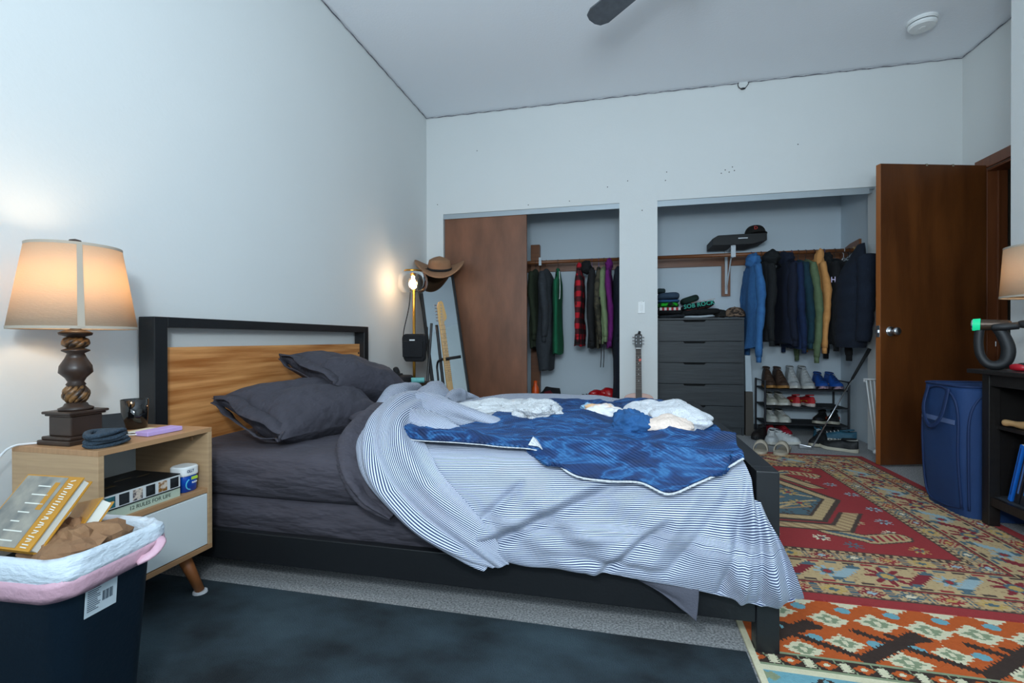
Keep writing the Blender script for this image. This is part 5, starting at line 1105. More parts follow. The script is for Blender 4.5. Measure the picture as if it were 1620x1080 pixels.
# things on the left closet floor
t = thing('backpack', 'black and red backpack with orange bottle on the left closet floor', 'backpack', (-.70, 4.76, 0))
m = MB(); m.ball((-.70, 4.76, .20), (.13, .11, .20), amp=.2, fr=2, e=.8); m.build('backpack_body', C_('pack_black', '#15161a'), t, smooth=True)
m = MB(); m.ball((-.68, 4.67, .27), (.07, .04, .11), amp=.2, fr=2, M=Matrix.Rotation(-.5, 4, 'Y')); m.build('front_pocket', C_('pack_red', '#7c1220', '#0e0e10', 8), t, smooth=True)
m = MB(); m.lathe([(.0, .0), (.034, .002), (.036, .36), (.034, .40), (.018, .435), (.018, .47), (0, .475)], (-.835, 4.66, 0), 24); tag(m.build('water_bottle', mat('orange_bottle', '#e0561a', .4), smooth=True), 'bright orange bottle standing beside the backpack in the left closet', 'bottle')
m = MB(); m.box(-.60, -.42, 4.64, 4.88, 0, .27); tag(m.build('shoe_box', mat('dark_red_box', '#4a2622', .7), bevel=.003), 'dark red-brown box between the backpack and the boxing gloves', 'box')
m = MB(); m.box(-.38, -.09, 4.62, 4.92, 0, .25); tag(m.build('cardboard_box', mat('kraft_box', '#6a4c33', .8), bevel=.003), 'brown box under the boxing gloves in the left closet', 'box')
redl = mat('red_leather', '#b3121c', .35, coat=.3, bump=(40, .15))
for k, (x, y, rz_) in enumerate(((-.24, 4.70, .2), (-.135, 4.72, -.5))):
    t = thing('boxing_glove', ('red boxing glove on the brown box, left one of the pair', 'red boxing glove on the brown box, right one under the long navy coat')[k], 'boxing glove', (x, y, .252)); K = Matrix.Rotation(rz_, 4, 'Z')
    m = MB(); m.ball((x, y, .345 if k else .325), (.085, .065, .068), M=K, amp=.12, fr=2); m.build('mitt', redl, t, smooth=True)
    m = MB(); m.ball(Vector((x, y, .36))+K.to_3x3() @ Vector((-.03, -.05, 0)), (.05, .026, .028), M=K, amp=.1, fr=2); m.build('thumb', redl, t, smooth=True)
    m = MB(); m.tube([Vector((x, y, .33))+K.to_3x3() @ Vector((.05 if not k else -.05, 0, 0)), Vector((x, y, .30))+K.to_3x3() @ Vector((.10 if not k else -.09, .02, 0))], [.05, .044], 16); m.build('wrist_strap', mat('glove_white', '#c8b8b4', .5, nz=(30, '#a52028', .1)), t, smooth=True)
o = heap('dark_bag', C_('black_c', '#17191c', '#3a3f45', 30), None, (-.335, 4.68, .295), (.06, .05, .05), .5, 4, 0, 3, (26, 16), .3); tag(o, 'small black patterned pouch left of the boxing gloves', 'pouch')
# ------------------------------------------------ shoes
def shoe(loc, rz, label, up_, sole_, group=None, L=.285, high=0, lace='#d8d8d8', accent=None, inner='#1b1c1e', thick=.026, cat='shoe', name='sneaker', toe=1.0, lying=0):
    t = thing(name, label, cat, loc, rz, group); K = tf(loc, rz=rz)
    hl = L/2; n = 15
    wf = lambda u: (.040+.012*math.sin(PI*min(1, max(0, (u-.35)/.65)))-.004*math.sin(PI*min(1, u/.6)))*(math.sin(PI*min(1, max(0, (u+.02)/.22))/2)**.6 if u < .2 else 1)*(max(0, math.cos(PI/2*max(0, (u-.72)/.285)))**.55 if u > .72 else 1)
    out = []
    for k in range(25): u = k/24; out.append((-hl+L*u, wf(u)))
    for k in range(24, -1, -1): u = k/24; out.append((-hl+L*u, -wf(u)*.96))
    o2 = [(x, y if abs(y) > .002 else (.002 if i < 25 else -.002)) for i, (x, y) in enumerate(out)]
    m = MB(); m.prism(o2, lambda x, y, s: K @ Vector((x*1.02, y*1.04, (.002 if not s else thick)+(.010*max(0, x/hl-.6)/.4)+(.006*(max(0, -x/hl-.6)/.4) if s else 0)))); m.build('sole', sole_, t, bevel=.003)
    hf = lambda u: (.078+high)+(-.010*math.sin(PI*u/.5) if u < .5 else 0) if u < .42 else (.078+high-.010)*(1-(u-.42)/.33)+.047*toe*((u-.42)/.33) if u < .75 else .047*toe*math.cos(PI/2*((u-.75)/.25)**2.2)**.8
    R = []
    us_ = np.linspace(.015, .985, 34)
    for u in us_:
        w_ = wf(u)*.97; h = max(.006, hf(u)-.004); row = []
        for i in range(n):
            a = PI*i/(n-1); e = .75 if u > .4 else .5
            nar = 1-(.30 if u < .45 else .15)*math.sin(a)**2*min(1, h/.06)
            row.append(K @ Vector((-hl+L*u-(high*.12*math.sin(a) if u < .3 else 0), w_*nar*math.copysign(abs(math.cos(a))**e, math.cos(a)), thick-.003+h*math.sin(a)**.75*(.96 if u < .42 and abs(a-PI/2) < .5 else 1))))
        R.append(row)
    m = MB().grid(R); m.add(R[0], [tuple(range(n-1, -1, -1))]); m.add(R[-1], [tuple(range(n))]); m.build('upper', up_, t, smooth=True)
    zc = thick+.074+high
    q = MB(); q.tube([K @ Vector((-hl+L*.24+.048*math.cos(a), .026*math.sin(a), zc-.002-.010*math.cos(a)*.6)) for a in np.linspace(0, 2*PI, 22)], .006, 7); q.build('collar', up_, t, smooth=True)
    q = MB(); q.lathe([(.0, 0), (.046, 0), (.044, .003), (0, .003)], n=20, M=K @ tf((-hl+L*.24, 0, zc-.002)) @ Matrix.Diagonal((1, .56, 1, 1))); q.build('lining', LIN[inner], t)
    q = MB()
    nl = 5 if high else 4
    for k in range(nl):
        u = .44+.27*k/(nl-1); h = thick+hf(u)+.001; q.tube([K @ Vector((-hl+L*u, -.020, h-.007)), K @ Vector((-hl+L*u+.006, 0, h+.002)), K @ Vector((-hl+L*u, .020, h-.007))], .0024, 5)
    q.build('laces', LIN[lace], t, smooth=True)
    if accent:
        for s in (-1, 1):
            q = MB()
            P = []
            for u, f in ((.12, .42), (.2, .5), (.35, .45), (.5, .35), (.62, .45)): P.append(K @ Vector((-hl+L*u, s*wf(u)*.985, thick+.030*f*1.6)))
            q.tube(cr(P, 14), [.003]+[.009]*12+[.003], 6, flat=.3, up=(0, 0, 1)); q.build('side_stripe', accent, t, smooth=True)
    return t
LIN = {k: mat('lining_'+'abcdefghij'[i], k, .8) for i, k in enumerate(('#1b1c1e', '#d8d8d8', '#8a8d90', '#c82a30', '#e8e8e8', '#14306a', '#5a4534'))}
def sh_(n, a, b=None): return mat(n, a, .6, nz=(40, b, .2) if b else None, bump=(90, .25))
sole_w = mat('sole_white', '#c9c8c0', .6); sole_tan = mat('sole_tan', '#a5763f', .6); sole_off = mat('sole_offwhite', '#bdb6a4', .6); sole_blk = mat('sole_black', '#17181a', .7)
# shoe rack
t = thing('shoe_rack', 'four-tier black metal shoe rack in the right closet', 'shoe rack', (1.595, 4.87, 0))
rx0, rx1, ry0, ry1 = 1.262, 1.93, 4.72, 5.03
pc_ = mat('rack_black', '#15161f', .45)
for x in (rx0, rx1):
    for y in (ry0, ry1): m = MB(); m.tube([(x, y, 0), (x, y, .505)], .0085, 10); m.build('post', pc_, t)
    m = MB(); m.tube([(x, ry0, .498), (x, ry1, .498)], .006, 8); m.build('end_rail', pc_, t)
RZS = (.43, .275, .12)
for z in RZS:
    m = MB(); m.box(rx0+.003, rx1-.003, ry0+.004, ry1-.004, z-.010, z-.004)
    for y in (ry0, ry1): m.tube([(rx0, y, z-.007), (rx1, y, z-.007)], .007, 8)
    m.build('shelf', mat('shelf_fabric', '#1d1f24', .8), t)
D = -PI/2
def pair(xs, y, z, rz, la, lb, g=None, **k):
    for i, x in enumerate(xs):
        kk = dict(k); shoe((x, y, z), rz+(.06 if i else -.05), (la, lb)[i], group=g, **kk)
zt1, zt2, zt3 = RZS[0]-.002, RZS[1]-.002, RZS[2]-.002
pair((1.325, 1.425), 4.86, zt1, D, 'brown leather lace-up boot, left one of the pair on the top rack shelf', 'brown leather lace-up boot, right one beside the grey-white high tops', up_=sh_('boot_brown', '#3a281e', '#4c372a'), sole_=sole_tan, high=.085, lace='#5a4534', cat='boot', name='boot', L=.29)
pair((1.525, 1.635), 4.86, zt1, D, 'grey-white high top sneaker beside the brown boots', 'grey-white high top sneaker beside the blue rainbow sneakers', up_=sh_('grey_leather', '#9fa3a3', '#b9bcbc'), sole_=sole_w, high=.095, L=.29, lace='#d8d8d8')
pair((1.755, 1.862), 4.86, zt1, D, 'blue sneaker with red, yellow and green bands, left one on the top rack shelf', 'blue sneaker with red, yellow and green bands, rightmost on the top rack shelf', up_=sh_('rainbow_blue', '#174a9a', '#1a57ae'), sole_=mat('sole_pink', '#b99aa8', .5, nz=(30, '#18181c', .1)), high=.04, lace='#1b1c1e', accent=mat('rainbow_band', '#d3243a', .5, nz=((4, 4, 90), '#d8c020', .08)))
pair((1.345, 1.435), 4.86, zt2, D, 'off-white sneaker, leftmost on the second rack shelf', 'off-white sneaker next to the red and white pair', up_=sh_('offwhite_mesh', '#9d9a8c', '#b2afa2'), sole_=sole_w, lace='#d8d8d8')
pair((1.54, 1.645), 4.87, zt2, -D, 'red and white running shoe seen from the heel, left one', 'red and white running shoe seen from the heel, right one', up_=sh_('runner_red', '#a31a1e', '#b8242a'), sole_=mat('sole_wavy', '#c4b5ae', .5), lace='#d8d8d8', accent=mat('yellow_band', '#c98d1c', .5), inner='#8a8d90')
pair((1.345, 1.44), 4.86, zt3, D, 'white trainer, leftmost on the third rack shelf', 'white trainer, second from left on the third rack shelf', up_=sh_('trainer_white', '#a9aaa1', '#bdbeb5'), sole_=sole_w, lace='#d8d8d8')
pair((1.755, 1.86), 4.85, zt3, D-.5, 'black sneaker with orange tabs on the third rack shelf, left one', 'black sneaker with orange tabs on the third rack shelf, right one', up_=sh_('sneaker_black', '#141416', '#202024'), sole_=sole_off, lace='#1b1c1e', accent=mat('orange_tab', '#b5431f', .5))
pair((1.33, 1.435), 4.80, 0, D, 'crimson low shoe under the rack, left one', 'crimson low shoe under the rack, right one', up_=sh_('crimson', '#8e1226', '#a01a2e'), sole_=sole_w, lace='#c82a30')
shoe((1.19, 4.62, 0), D-.5, 'dark brown low shoe between the narrow box and the shoe rack', sh_('dark_brown_shoe', '#1c1512'), sole_blk, lace='#1b1c1e')
shoe((1.235, 4.43, 0), D-.3, 'white sneaker on the carpet behind the slides, left one', sh_('white_sneaker', '#b4b8b8', '#c6c9c9'), sole_w, lace='#e8e8e8')
shoe((1.335, 4.46, 0), D+.7, 'white sneaker on the carpet behind the slides, right one turned sideways', sh_('white_sneaker_b', '#b4b8b8', '#c6c9c9'), sole_w, lace='#e8e8e8')
shoe((1.80, 4.64, 0), 2.75, 'teal canvas shoe with white sole on the closet carpet, right one', sh_('teal_canvas', '#27566b', '#2f6379'), sole_w, L=.30, lace='#e8e8e8', toe=.9)
shoe((1.665, 4.63, 0), D-.25, 'teal canvas shoe with white laces on the closet carpet, left one', sh_('teal_canvas_b', '#27566b', '#2f6379'), sole_w, lace='#e8e8e8', toe=.9)
shoe((1.585, 4.42, 0), D-.65, 'black running shoe with cream sole beside the golf club, left one', sh_('black_runner', '#111214', '#1d1f21'), sole_off, lace='#1b1c1e')
shoe((1.665, 4.25, 0), 2.45, 'black running shoe with cream sole beside the golf club, nearer right one', sh_('black_runner_b', '#111214', '#1d1f21'), sole_off, L=.27, lace='#1b1c1e')
# slides
slm = mat('bone_rubber', '#b5ab99', .6)
def slide(loc, rz, label):
    t = thing('slide_sandal', label, 'sandal', loc, rz); K = tf(loc, rz=rz)
    pts = [(-.135, -.015), (-.125, -.032), (-.08, -.038), (0, -.038), (.06, -.048), (.11, -.042), (.135, -.018), (.135, .018), (.11, .042), (.06, .048), (0, .038), (-.08, .038), (-.125, .032), (-.135, .015)]
    pp = [tuple(p) for p in cr(pts+[pts[0]], 50)[:-1]]
    m = MB(); m.prism(pp, lambda x, y, s: K @ Vector((x, y, .004+s*(.024+.006*max(0, -x/.13))))); m.build('footbed', slm, t, bevel=.004)
    m = MB(); R = []
    for x in (.015, .04, .075): R.append([K @ Vector((x-.012*math.sin(a), .048*math.cos(a), .018+.078*math.sin(a)**.8*(1 if x < .05 else .82))) for a in np.linspace(0, PI, 20)])
    m.grid(R); m.build('strap', slm, t, smooth=True, solid=.006)
slide((1.058, 4.06, 0), D-.35, 'bone-coloured slide sandal at the rug edge, left one')
slide((1.205, 4.04, 0), D-.5, 'bone-coloured slide sandal at the rug edge, right one')
# golf club
t = thing('golf_club', 'golf club leaning on the closet jamb with its head on the carpet', 'golf club', (1.454, 4.21, 0))
A = Vector((1.466, 4.212, .018)); B = Vector((1.898, 4.29, .80)); g_ = A.lerp(B, .70)
m = MB(); m.tube([A, g_], [.0045, .0065], 10); m.build('shaft', chrome, t, smooth=True)
m = MB(); m.tube([g_-(B-A)*.005, B], [.0095, .0135], 10); m.build('grip', rubber, t, smooth=True)
m = MB(); m.hexa([(1.385, 4.24, .002), (1.47, 4.215, .002), (1.473, 4.235, .002), (1.39, 4.262, .002), (1.382, 4.242, .038), (1.462, 4.214, .026), (1.466, 4.226, .026), (1.385, 4.250, .038)]); m.build('club_head', steel, t, bevel=.003)
# white folded wire rack beside the jamb
t = thing('drying_rack', 'slim white folded metal rack leaning between the closet jamb and the open door', 'rack', (1.875, 4.12, 0))
m = MB()
for k in range(3): m.tube([(1.838+k*.018, 4.205-k*.02, .56), (1.880+k*.012, 4.15-k*.012, .018)], .0055, 8)
m.tube([(1.822, 4.21, .568), (1.886, 4.16, .568)], .007, 8); m.tube([(1.826, 4.21, .545), (1.826, 4.21, .568)], .006, 8); m.build('rails', white_pl, t, smooth=True)
m = MB(); m.ball((1.875, 4.14, .022), .020, n=14, k=8); m.build('foot_cap', white_pl, t, smooth=True)
# ------------------------------------------------ laundry hamper
t = thing('laundry_hamper', 'blue mesh pop-up laundry hamper between the open door and the black bookcase', 'hamper', (1.78, 2.90, 0))
hmz = mat('blue_mesh', '#12305c', .75, nz=((3, 3, 3), '#1a3f72', .3), bump=((500, 500, 500), .25), sheen=.2); hmd = mat('blue_binding', '#0f2a55', .7)
hx0, hx1, hy0, hy1, hz = 1.605, 1.94, 2.725, 3.075, .645
m = MB(); R = []
for k in range(21):
    u = k/20; z = .004+hz*u; b = .018*math.sin(PI*u)-.012; ee = .10 if 0 < k < 20 else .10
    hxh, hyh = (hx1-hx0)/2+b, (hy1-hy0)/2+b*.5; lean_ = -.03*u
    R.append([Vector(((hx0+hx1)/2+hxh*math.copysign(abs(math.cos(a))**.38, math.cos(a))-.015*u, (hy0+hy1)/2+hyh*math.copysign(abs(math.sin(a))**.38, math.sin(a)), z+.004*noise.noise(Vector((math.cos(a)*3, math.sin(a)*3, u*4))))) for a in np.linspace(0, 2*PI, 64, endpoint=False)])
R2_ = [[Vector(((hx0+hx1)/2-.015+(p.x-(hx0+hx1)/2+.015)*f, (hy0+hy1)/2+(p.y-(hy0+hy1)/2)*f, hz-.004-dd_)) for p in R[-1]] for f, dd_ in ((.97, .0), (.95, .06), (.9, .22))]
m.grid(R+R2_, close=True); m.add(R[0], [tuple(range(64))]); m.add(R2_[-1], [tuple(range(64))]); m.build('fabric_body', hmz, t, smooth=True)
def onface(y, z):
    u = min(1, z/hz); b = .018*math.sin(PI*u)-.012; hyh = (hy1-hy0)/2+b*.5; q_ = min(.985, abs(y-(hy0+hy1)/2)/hyh); return Vector(((hx0+hx1)/2-((hx1-hx0)/2+b)*(1-q_**(2/.38))**.19-.015*u-.003, y, z))
m = MB()
fr_ = [(2.765, .05), (2.76, .3), (2.762, .50), (2.80, .60), (2.90, .635), (3.0, .60), (3.035, .50), (3.04, .3), (3.035, .06), (2.9, .03), (2.76, .05)]
m.tube(cr([onface(y, z) for y, z in fr_], 60), .006, 7)
for f in (.04,): m.tube([Vector((p.x, p.y, hz)) for p in R[-1]]+[R[-1][0]], .006, 7)
ff = [(1.63, .05), (1.622, .3), (1.63, .50), (1.68, .60), (1.77, .635), (1.86, .60), (1.92, .45), (1.92, .06)]
m.tube(cr([Vector((x, hy0+.010-.010*math.sin(PI*z/hz), z)) for x, z in ff], 50), .0055, 7); m.build('spring_frame', hmd, t, smooth=True)
m = MB(); m.tube(cr([onface(2.985, .63)+Vector((-.004, 0, 0)), onface(2.985, .52)+Vector((-.02, 0, 0)), onface(2.93, .44)+Vector((-.03, 0, 0)), onface(2.875, .435)+Vector((-.03, 0, 0)), onface(2.83, .50)+Vector((-.02, 0, 0)), onface(2.825, .63)+Vector((-.004, 0, 0))], 30), .014, 6, flat=.25); m.build('handle', hmd, t, smooth=True)
m = MB(); m.add([onface(2.77, .455)+Vector((-.006, 0, 0)), onface(3.03, .455)+Vector((-.006, 0, 0)), onface(3.03, .478)+Vector((-.006, 0, 0)), onface(2.77, .478)+Vector((-.006, 0, 0))], [(0, 1, 2, 3)]); m.build('seam_tape', mat('pale_seam', '#5a6f9a', .7), t, solid=.002)
# ------------------------------------------------ bookcase
bcw = mat('espresso_wood', '#141110', .42, nz=((5, 60, 60), '#1e1a18', .3), bump=((120, 120, 20), .05))
t = thing('bookcase', 'low espresso black open bookcase against the right wall', 'bookcase', (1.85, 2.2, 0))
sx0, sx1, sy0, sy1, szt = 1.66, 2.035, 1.74, 2.70, .735
m = MB(); m.box(sx0-.038, sx1, sy0-.03, sy1+.04, szt-.02, szt); m.build('top_board', bcw, t, bevel=.003)
for x in (sx0, sx1-.045):
    for y in (sy0, sy1-.045): m = MB(); m.box(x, x+.045, y, y+.045, 0, szt-.021); m.build('post', bcw, t, bevel=.002)
m = MB(); m.box(sx0+.006, sx0+.022, sy0+.045, sy1-.045, szt-.075, szt-.021); m.build('apron', bcw, t)
m = MB(); m.box(sx0+.006, sx0+.022, sy0+.045, sy1-.045, .105, .145); m.build('lower_rail', bcw, t)
for y in (sy0+.004, sy1-.016): m = MB(); m.box(sx0+.045, sx1-.045, y, y+.012, .10, szt-.021); m.build('end_panel', bcw, t)
m = MB(); m.box(sx1-.012, sx1-.006, sy0+.045, sy1-.045, .10, szt-.021); m.build('back_panel', bcw, t)
shg = mat('shelf_grey_dust', '#2b2e31', .6, nz=(20, '#393d40', .2))
m = MB(); m.box(sx0+.022, sx1-.013, sy0+.045, sy1-.017, .132, .146); m.build('lower_shelf', shg, t)
m = MB(); m.box(sx0+.03, sx1-.013, sy0+.045, sy1-.017, .462, .478); m.build('middle_shelf', bcw, t)
# second lamp on the bookcase
lamp2 = table_lamp((1.832, 2.56, szt), 'table lamp with lit beige shade cut off by the right edge of the photo', .165, .152, 1.065, 1.285, 1.13, 1.3)
# massage gun
gb = Vector((1.667, 2.635, szt)); xr = Vector((.85, -.53, 0)); vw = Vector((.53, .85, 0)); Z = Vector((0, 0, 1))
t = thing('massage_gun', 'black handheld massage gun with glowing green ring standing on the bookcase', 'massage gun', gb)
G_ = lambda a, z, b=0: gb+xr*a+vw*b+Z*z
gm_ = mat('soft_black_rubber', '#17191c', .55)
m = MB(); pts = cr([G_(-.048, .185), G_(-.052, .13), (G_(-.046, .07)), G_(-.022, .028), G_(.012, .022), G_(.038, .045), G_(.045, .10), G_(.028, .16), G_(.01, .195)], 40); m.tube([tuple(p) for p in pts], list(np.interp(np.linspace(0, 1, 40), [0, .3, .5, .7, 1], [.017, .0175, .022, .025, .022])), 14); m.build('loop_handle', gm_, t, smooth=True)
m = MB(); m.tube([G_(-.045, .208), G_(.045, .206), G_(.055, .206)], [.026, .022, .016], 20); m.build('barrel', mat('gun_metal', '#4a3c32', .3, .6), t, smooth=False)
m = MB(); m.tube([G_(-.072, .209), G_(-.046, .208)], [.027, .030], 24); m.build('light_ring', mat('green_led', '#0fa070', .3, emit=('#12c48a', .9)), t)
m = MB(); m.tube([G_(-.075, .209), G_(-.071, .209)], [.024, .026], 24); m.build('end_rim', chrome, t)
m = MB(); m.tube([G_(-.0765, .209), G_(-.075, .209)], [.019, .0195], 24); m.build('display', mat('display_glow', '#101830', .2, emit=('#1c3a80', .35)), t)
m = MB(); m.tube([G_(-.0775, .2125), G_(-.0764, .2125)], [.008, .008], 14); m.build('display_mark', mat('display_green', '#30c060', .3, emit=('#30c060', .5)), t)
m = MB(); m.tube(cr([G_(-.005, .196, -.012), G_(.03, .197, -.02), G_(.075, .202, -.010)], 8), [.017]*8, 14); m.tube([G_(.066, .206), G_(.085, .206)], .008); m.build('nose', gm_, t, smooth=True)
m = MB(); m.ball(G_(.096, .208), (.026, .026, .018), e=.85); m.build('massage_head', rubber, t, smooth=True)
m = MB(); m.box(-.0015, .0015, -.011, .011, 0, .001, M=basis(G_(.004, .12, -.024), (1, 0, 0), Z)); m.build('badge', steel, t)
t = thing('tape_measure', 'small red and black rounded device on the bookcase near the lamp', 'device', (1.705, 2.545, szt))
m = MB(); m.ball((1.705, 2.545, szt+.017), (.026, .04, .016), e=.7); m.build('case_body', mat('red_shell', '#b01526', .4), t, smooth=True)
m = MB(); m.ball((1.712, 2.53, szt+.022), (.020, .028, .016), e=.7); m.build('grip', rubber, t, smooth=True)
# things on the bookcase shelves
t = thing('rolling_pin', 'pale wooden handle sticking out over the middle bookcase shelf', 'wooden handle', (1.72, 2.5, .478))
m = MB(); m.tube(cr([(1.685, 2.615, .497), (1.70, 2.59, .499), (1.715, 2.55, .497), (1.74, 2.47, .503), (1.77, 2.36, .508)], 20), [.006, .013, .015, .015, .014, .013, .013, .013, .014, .016]+[.018]*10, 12); m.build('handle', mat('pale_wood', '#b08a5c', .5), t, smooth=True)
m = MB(); m.tube([(1.80, 2.63, .499), (1.84, 2.38, .499)], .020, 16); tag(m.build('black_cylinder', mat('slate_roll', '#1f2a30', .5), smooth=True), 'dark slate cylinder lying behind the wooden handle on the bookcase', 'cylinder')
blu = ['#1467c8', '#1b1d24', '#22252c', '#0f3f8c', '#2c3038']
for k in range(6):
    y = 2.615-k*.034; t = thing('book', ('tall bright blue book, leftmost of the leaning row on the lower bookcase shelf', 'thin black book right of the bright blue one on the lower bookcase shelf', 'dark grey book third in the leaning row of the bookcase', 'deep blue book fourth in the leaning row of the bookcase', 'charcoal book fifth in the leaning row of the bookcase', 'black-blue book sixth in the leaning row of the bookcase')[k], 'book', (1.80, y, .147))
    K = tf((1.705, y, .149), rx=.26); th_k = .018 if k == 0 else .024
    m = MB(); m.box(0, .20, -th_k, 0, 0, .275-.004*k, M=K); m.build('cover', mat('book_cover_%s' % 'abcdef'[k], (blu+['#15305c'])[k], .45), t, bevel=.002)
    m = MB(); m.box(.004, .199, -th_k+.003, -.003, .2751-.004*k, .276-.004*k, M=K); m.build('pages', paper, t)
    m = MB(); m.box(-.0006, -.0001, -th_k*.7, -th_k*.35, .05, .24, M=K) if k else m.box(-.0006, -.0001, -th_k*.6, -th_k*.4, .03, .26, M=K); m.build('spine_print', mat('spine_print_%s' % 'abcdef'[k], ['#0c2c60', '#4b6ea8', '#1f7fd0', '#c8ccd8', '#1f7fd0', '#5f6f8a'][k], .5), t)
m = MB(); m.ball((1.86, 2.0, .149+.05), (.10, .14, .05), e=.5); o = m.build('blue_pouch', C_('pouch_blue', '#12285a'), smooth=True); tag(o, 'dark blue pouch at the near end of the lower bookcase shelf', 'pouch')
# ------------------------------------------------ rugs
RED, TAN, BRN, TEAL, LBL, GOLD, MAR, CRM, DTAN = range(9)
def gain(h, g):
    c = srgb(h)[:3]; c = [min(1, x*g) for x in c]; return tuple(12.92*x if x < .0031308 else 1.055*x**(1/2.4)-.055 for x in c)
def wool(n, c, c2=None):
    g = 1.35 if 'kilim' in n else 1.3 if ('red' in n or 'maroon' in n) else 1.7
    c, c2 = gain(c, g), gain(c2 or c, g)
    return mat(n, c, .95, nz=(90, c2 or c, .3), bump=(350, .5))
rugm = [wool('wool_red', '#8e2a2c', '#9b3233'), wool('wool_tan', '#9d845f', '#ab936c'), wool('wool_brown', '#3a2c25', '#463730'), wool('wool_teal', '#3d5058', '#485c63'), wool('wool_pale_blue', '#7c8f94', '#8a9ca0'), wool('wool_gold', '#9d7f45', '#aa8c50'), wool('wool_maroon', '#7a1f28', '#862830'), wool('wool_cream', '#b7ab90', '#c2b79d'), wool('wool_dark_tan', '#86694a', '#937556')]
def rug(name, label, x0, x1, y0, y1, c, th, pat, mats, edge=None):
    nx, ny = int(round((x1-x0)/c)), int(round((y1-y0)/c)); t = tag(bpy.data.objects.new(name, None), label, 'rug'); COL.objects.link(t); t.location = ((x0+x1)/2, (y0+y1)/2, 0)
    xs = np.linspace(x0, x1, nx+1)-(x0+x1)/2; ys = np.linspace(y0, y1, ny+1)-(y0+y1)/2
    V = np.stack(np.meshgrid(xs, ys), -1).reshape(-1, 2); V = np.concatenate([V, np.full((len(V), 1), th)], 1)
    idx = (np.arange(ny)[:, None]*(nx+1)+np.arange(nx)[None, :]).ravel(); F = np.stack([idx, idx+1, idx+nx+2, idx+nx+1], 1)
    me = bpy.data.meshes.new(name); me.from_pydata(V.tolist(), [], F.tolist())
    for m_ in mats: me.materials.append(m_)
    mi = [pat(x0+(i+.5)*c, y0+(j+.5)*c) for j in range(ny) for i in range(nx)]
    me.polygons.foreach_set('material_index', mi); me.update(); o = bpy.data.objects.new('pile', me); COL.objects.link(o); o.parent = t
    m = MB(); q = .004
    m.add([(x0, y0, 0), (x1, y0, 0), (x1, y1, 0), (x0, y1, 0), (x0, y0, th-.0004), (x1, y0, th-.0004), (x1, y1, th-.0004), (x0, y1, th-.0004)], [(3, 2, 1, 0), (0, 1, 5, 4), (1, 2, 6, 5), (2, 3, 7, 6), (3, 0, 4, 7)])
    m.build('backing', mats[0] if edge is None else edge, t); return t
rx_0, rx_1, ry_0, ry_1 = -.23, 1.728, 1.775, 4.02; rcx, rcy = .75, 2.9
def h2(a, b): return (math.sin(a*127.1+b*311.7)*43758.5453) % 1
def flower(u, v, s, main, core):
    r = math.hypot(u, v)/s; a = math.atan2(v, u); k = .68+.32*math.cos(a*8)
    ds = max(abs(u), abs(v))/s
    if r < .26: return core
    if r < .42: return TEAL
    if r < k or ds < .62 and abs(abs(u)-abs(v)) < .15*s: return main
    return None
def seg(u, v, x0, y0, x1, y1, w_):
    dx, dy = x1-x0, y1-y0; L2 = dx*dx+dy*dy; t = max(0, min(1, ((u-x0)*dx+(v-y0)*dy)/L2)); return math.hypot(u-x0-t*dx, v-y0-t*dy) < w_
def guard(s, d, w_):
    p = s/.115; i = math.floor(p); f = p-i; g = d/w_; j = math.floor(g*9); q = math.floor(f*11)
    if g < .1 or g > .9: return BRN if (math.floor(s/.012)) % 2 else DTAN
    k = i % 4; a = abs(f-.5)*2; b = abs(g-.5)*2
    if a+b*.8 < .82:
        c_ = (TEAL, RED, GOLD, MAR)[k]
        if a+b < .35: return (CRM, GOLD, TEAL, LBL)[k]
        if (q+j) % 3 == 0 and a+b > .5: return TAN
        return c_
    if abs(f-.06) < .05 or abs(f-.94) < .05: return TEAL if (j % 2) else DTAN
    return DTAN if h2(i*3+q, j) > .75 else TAN
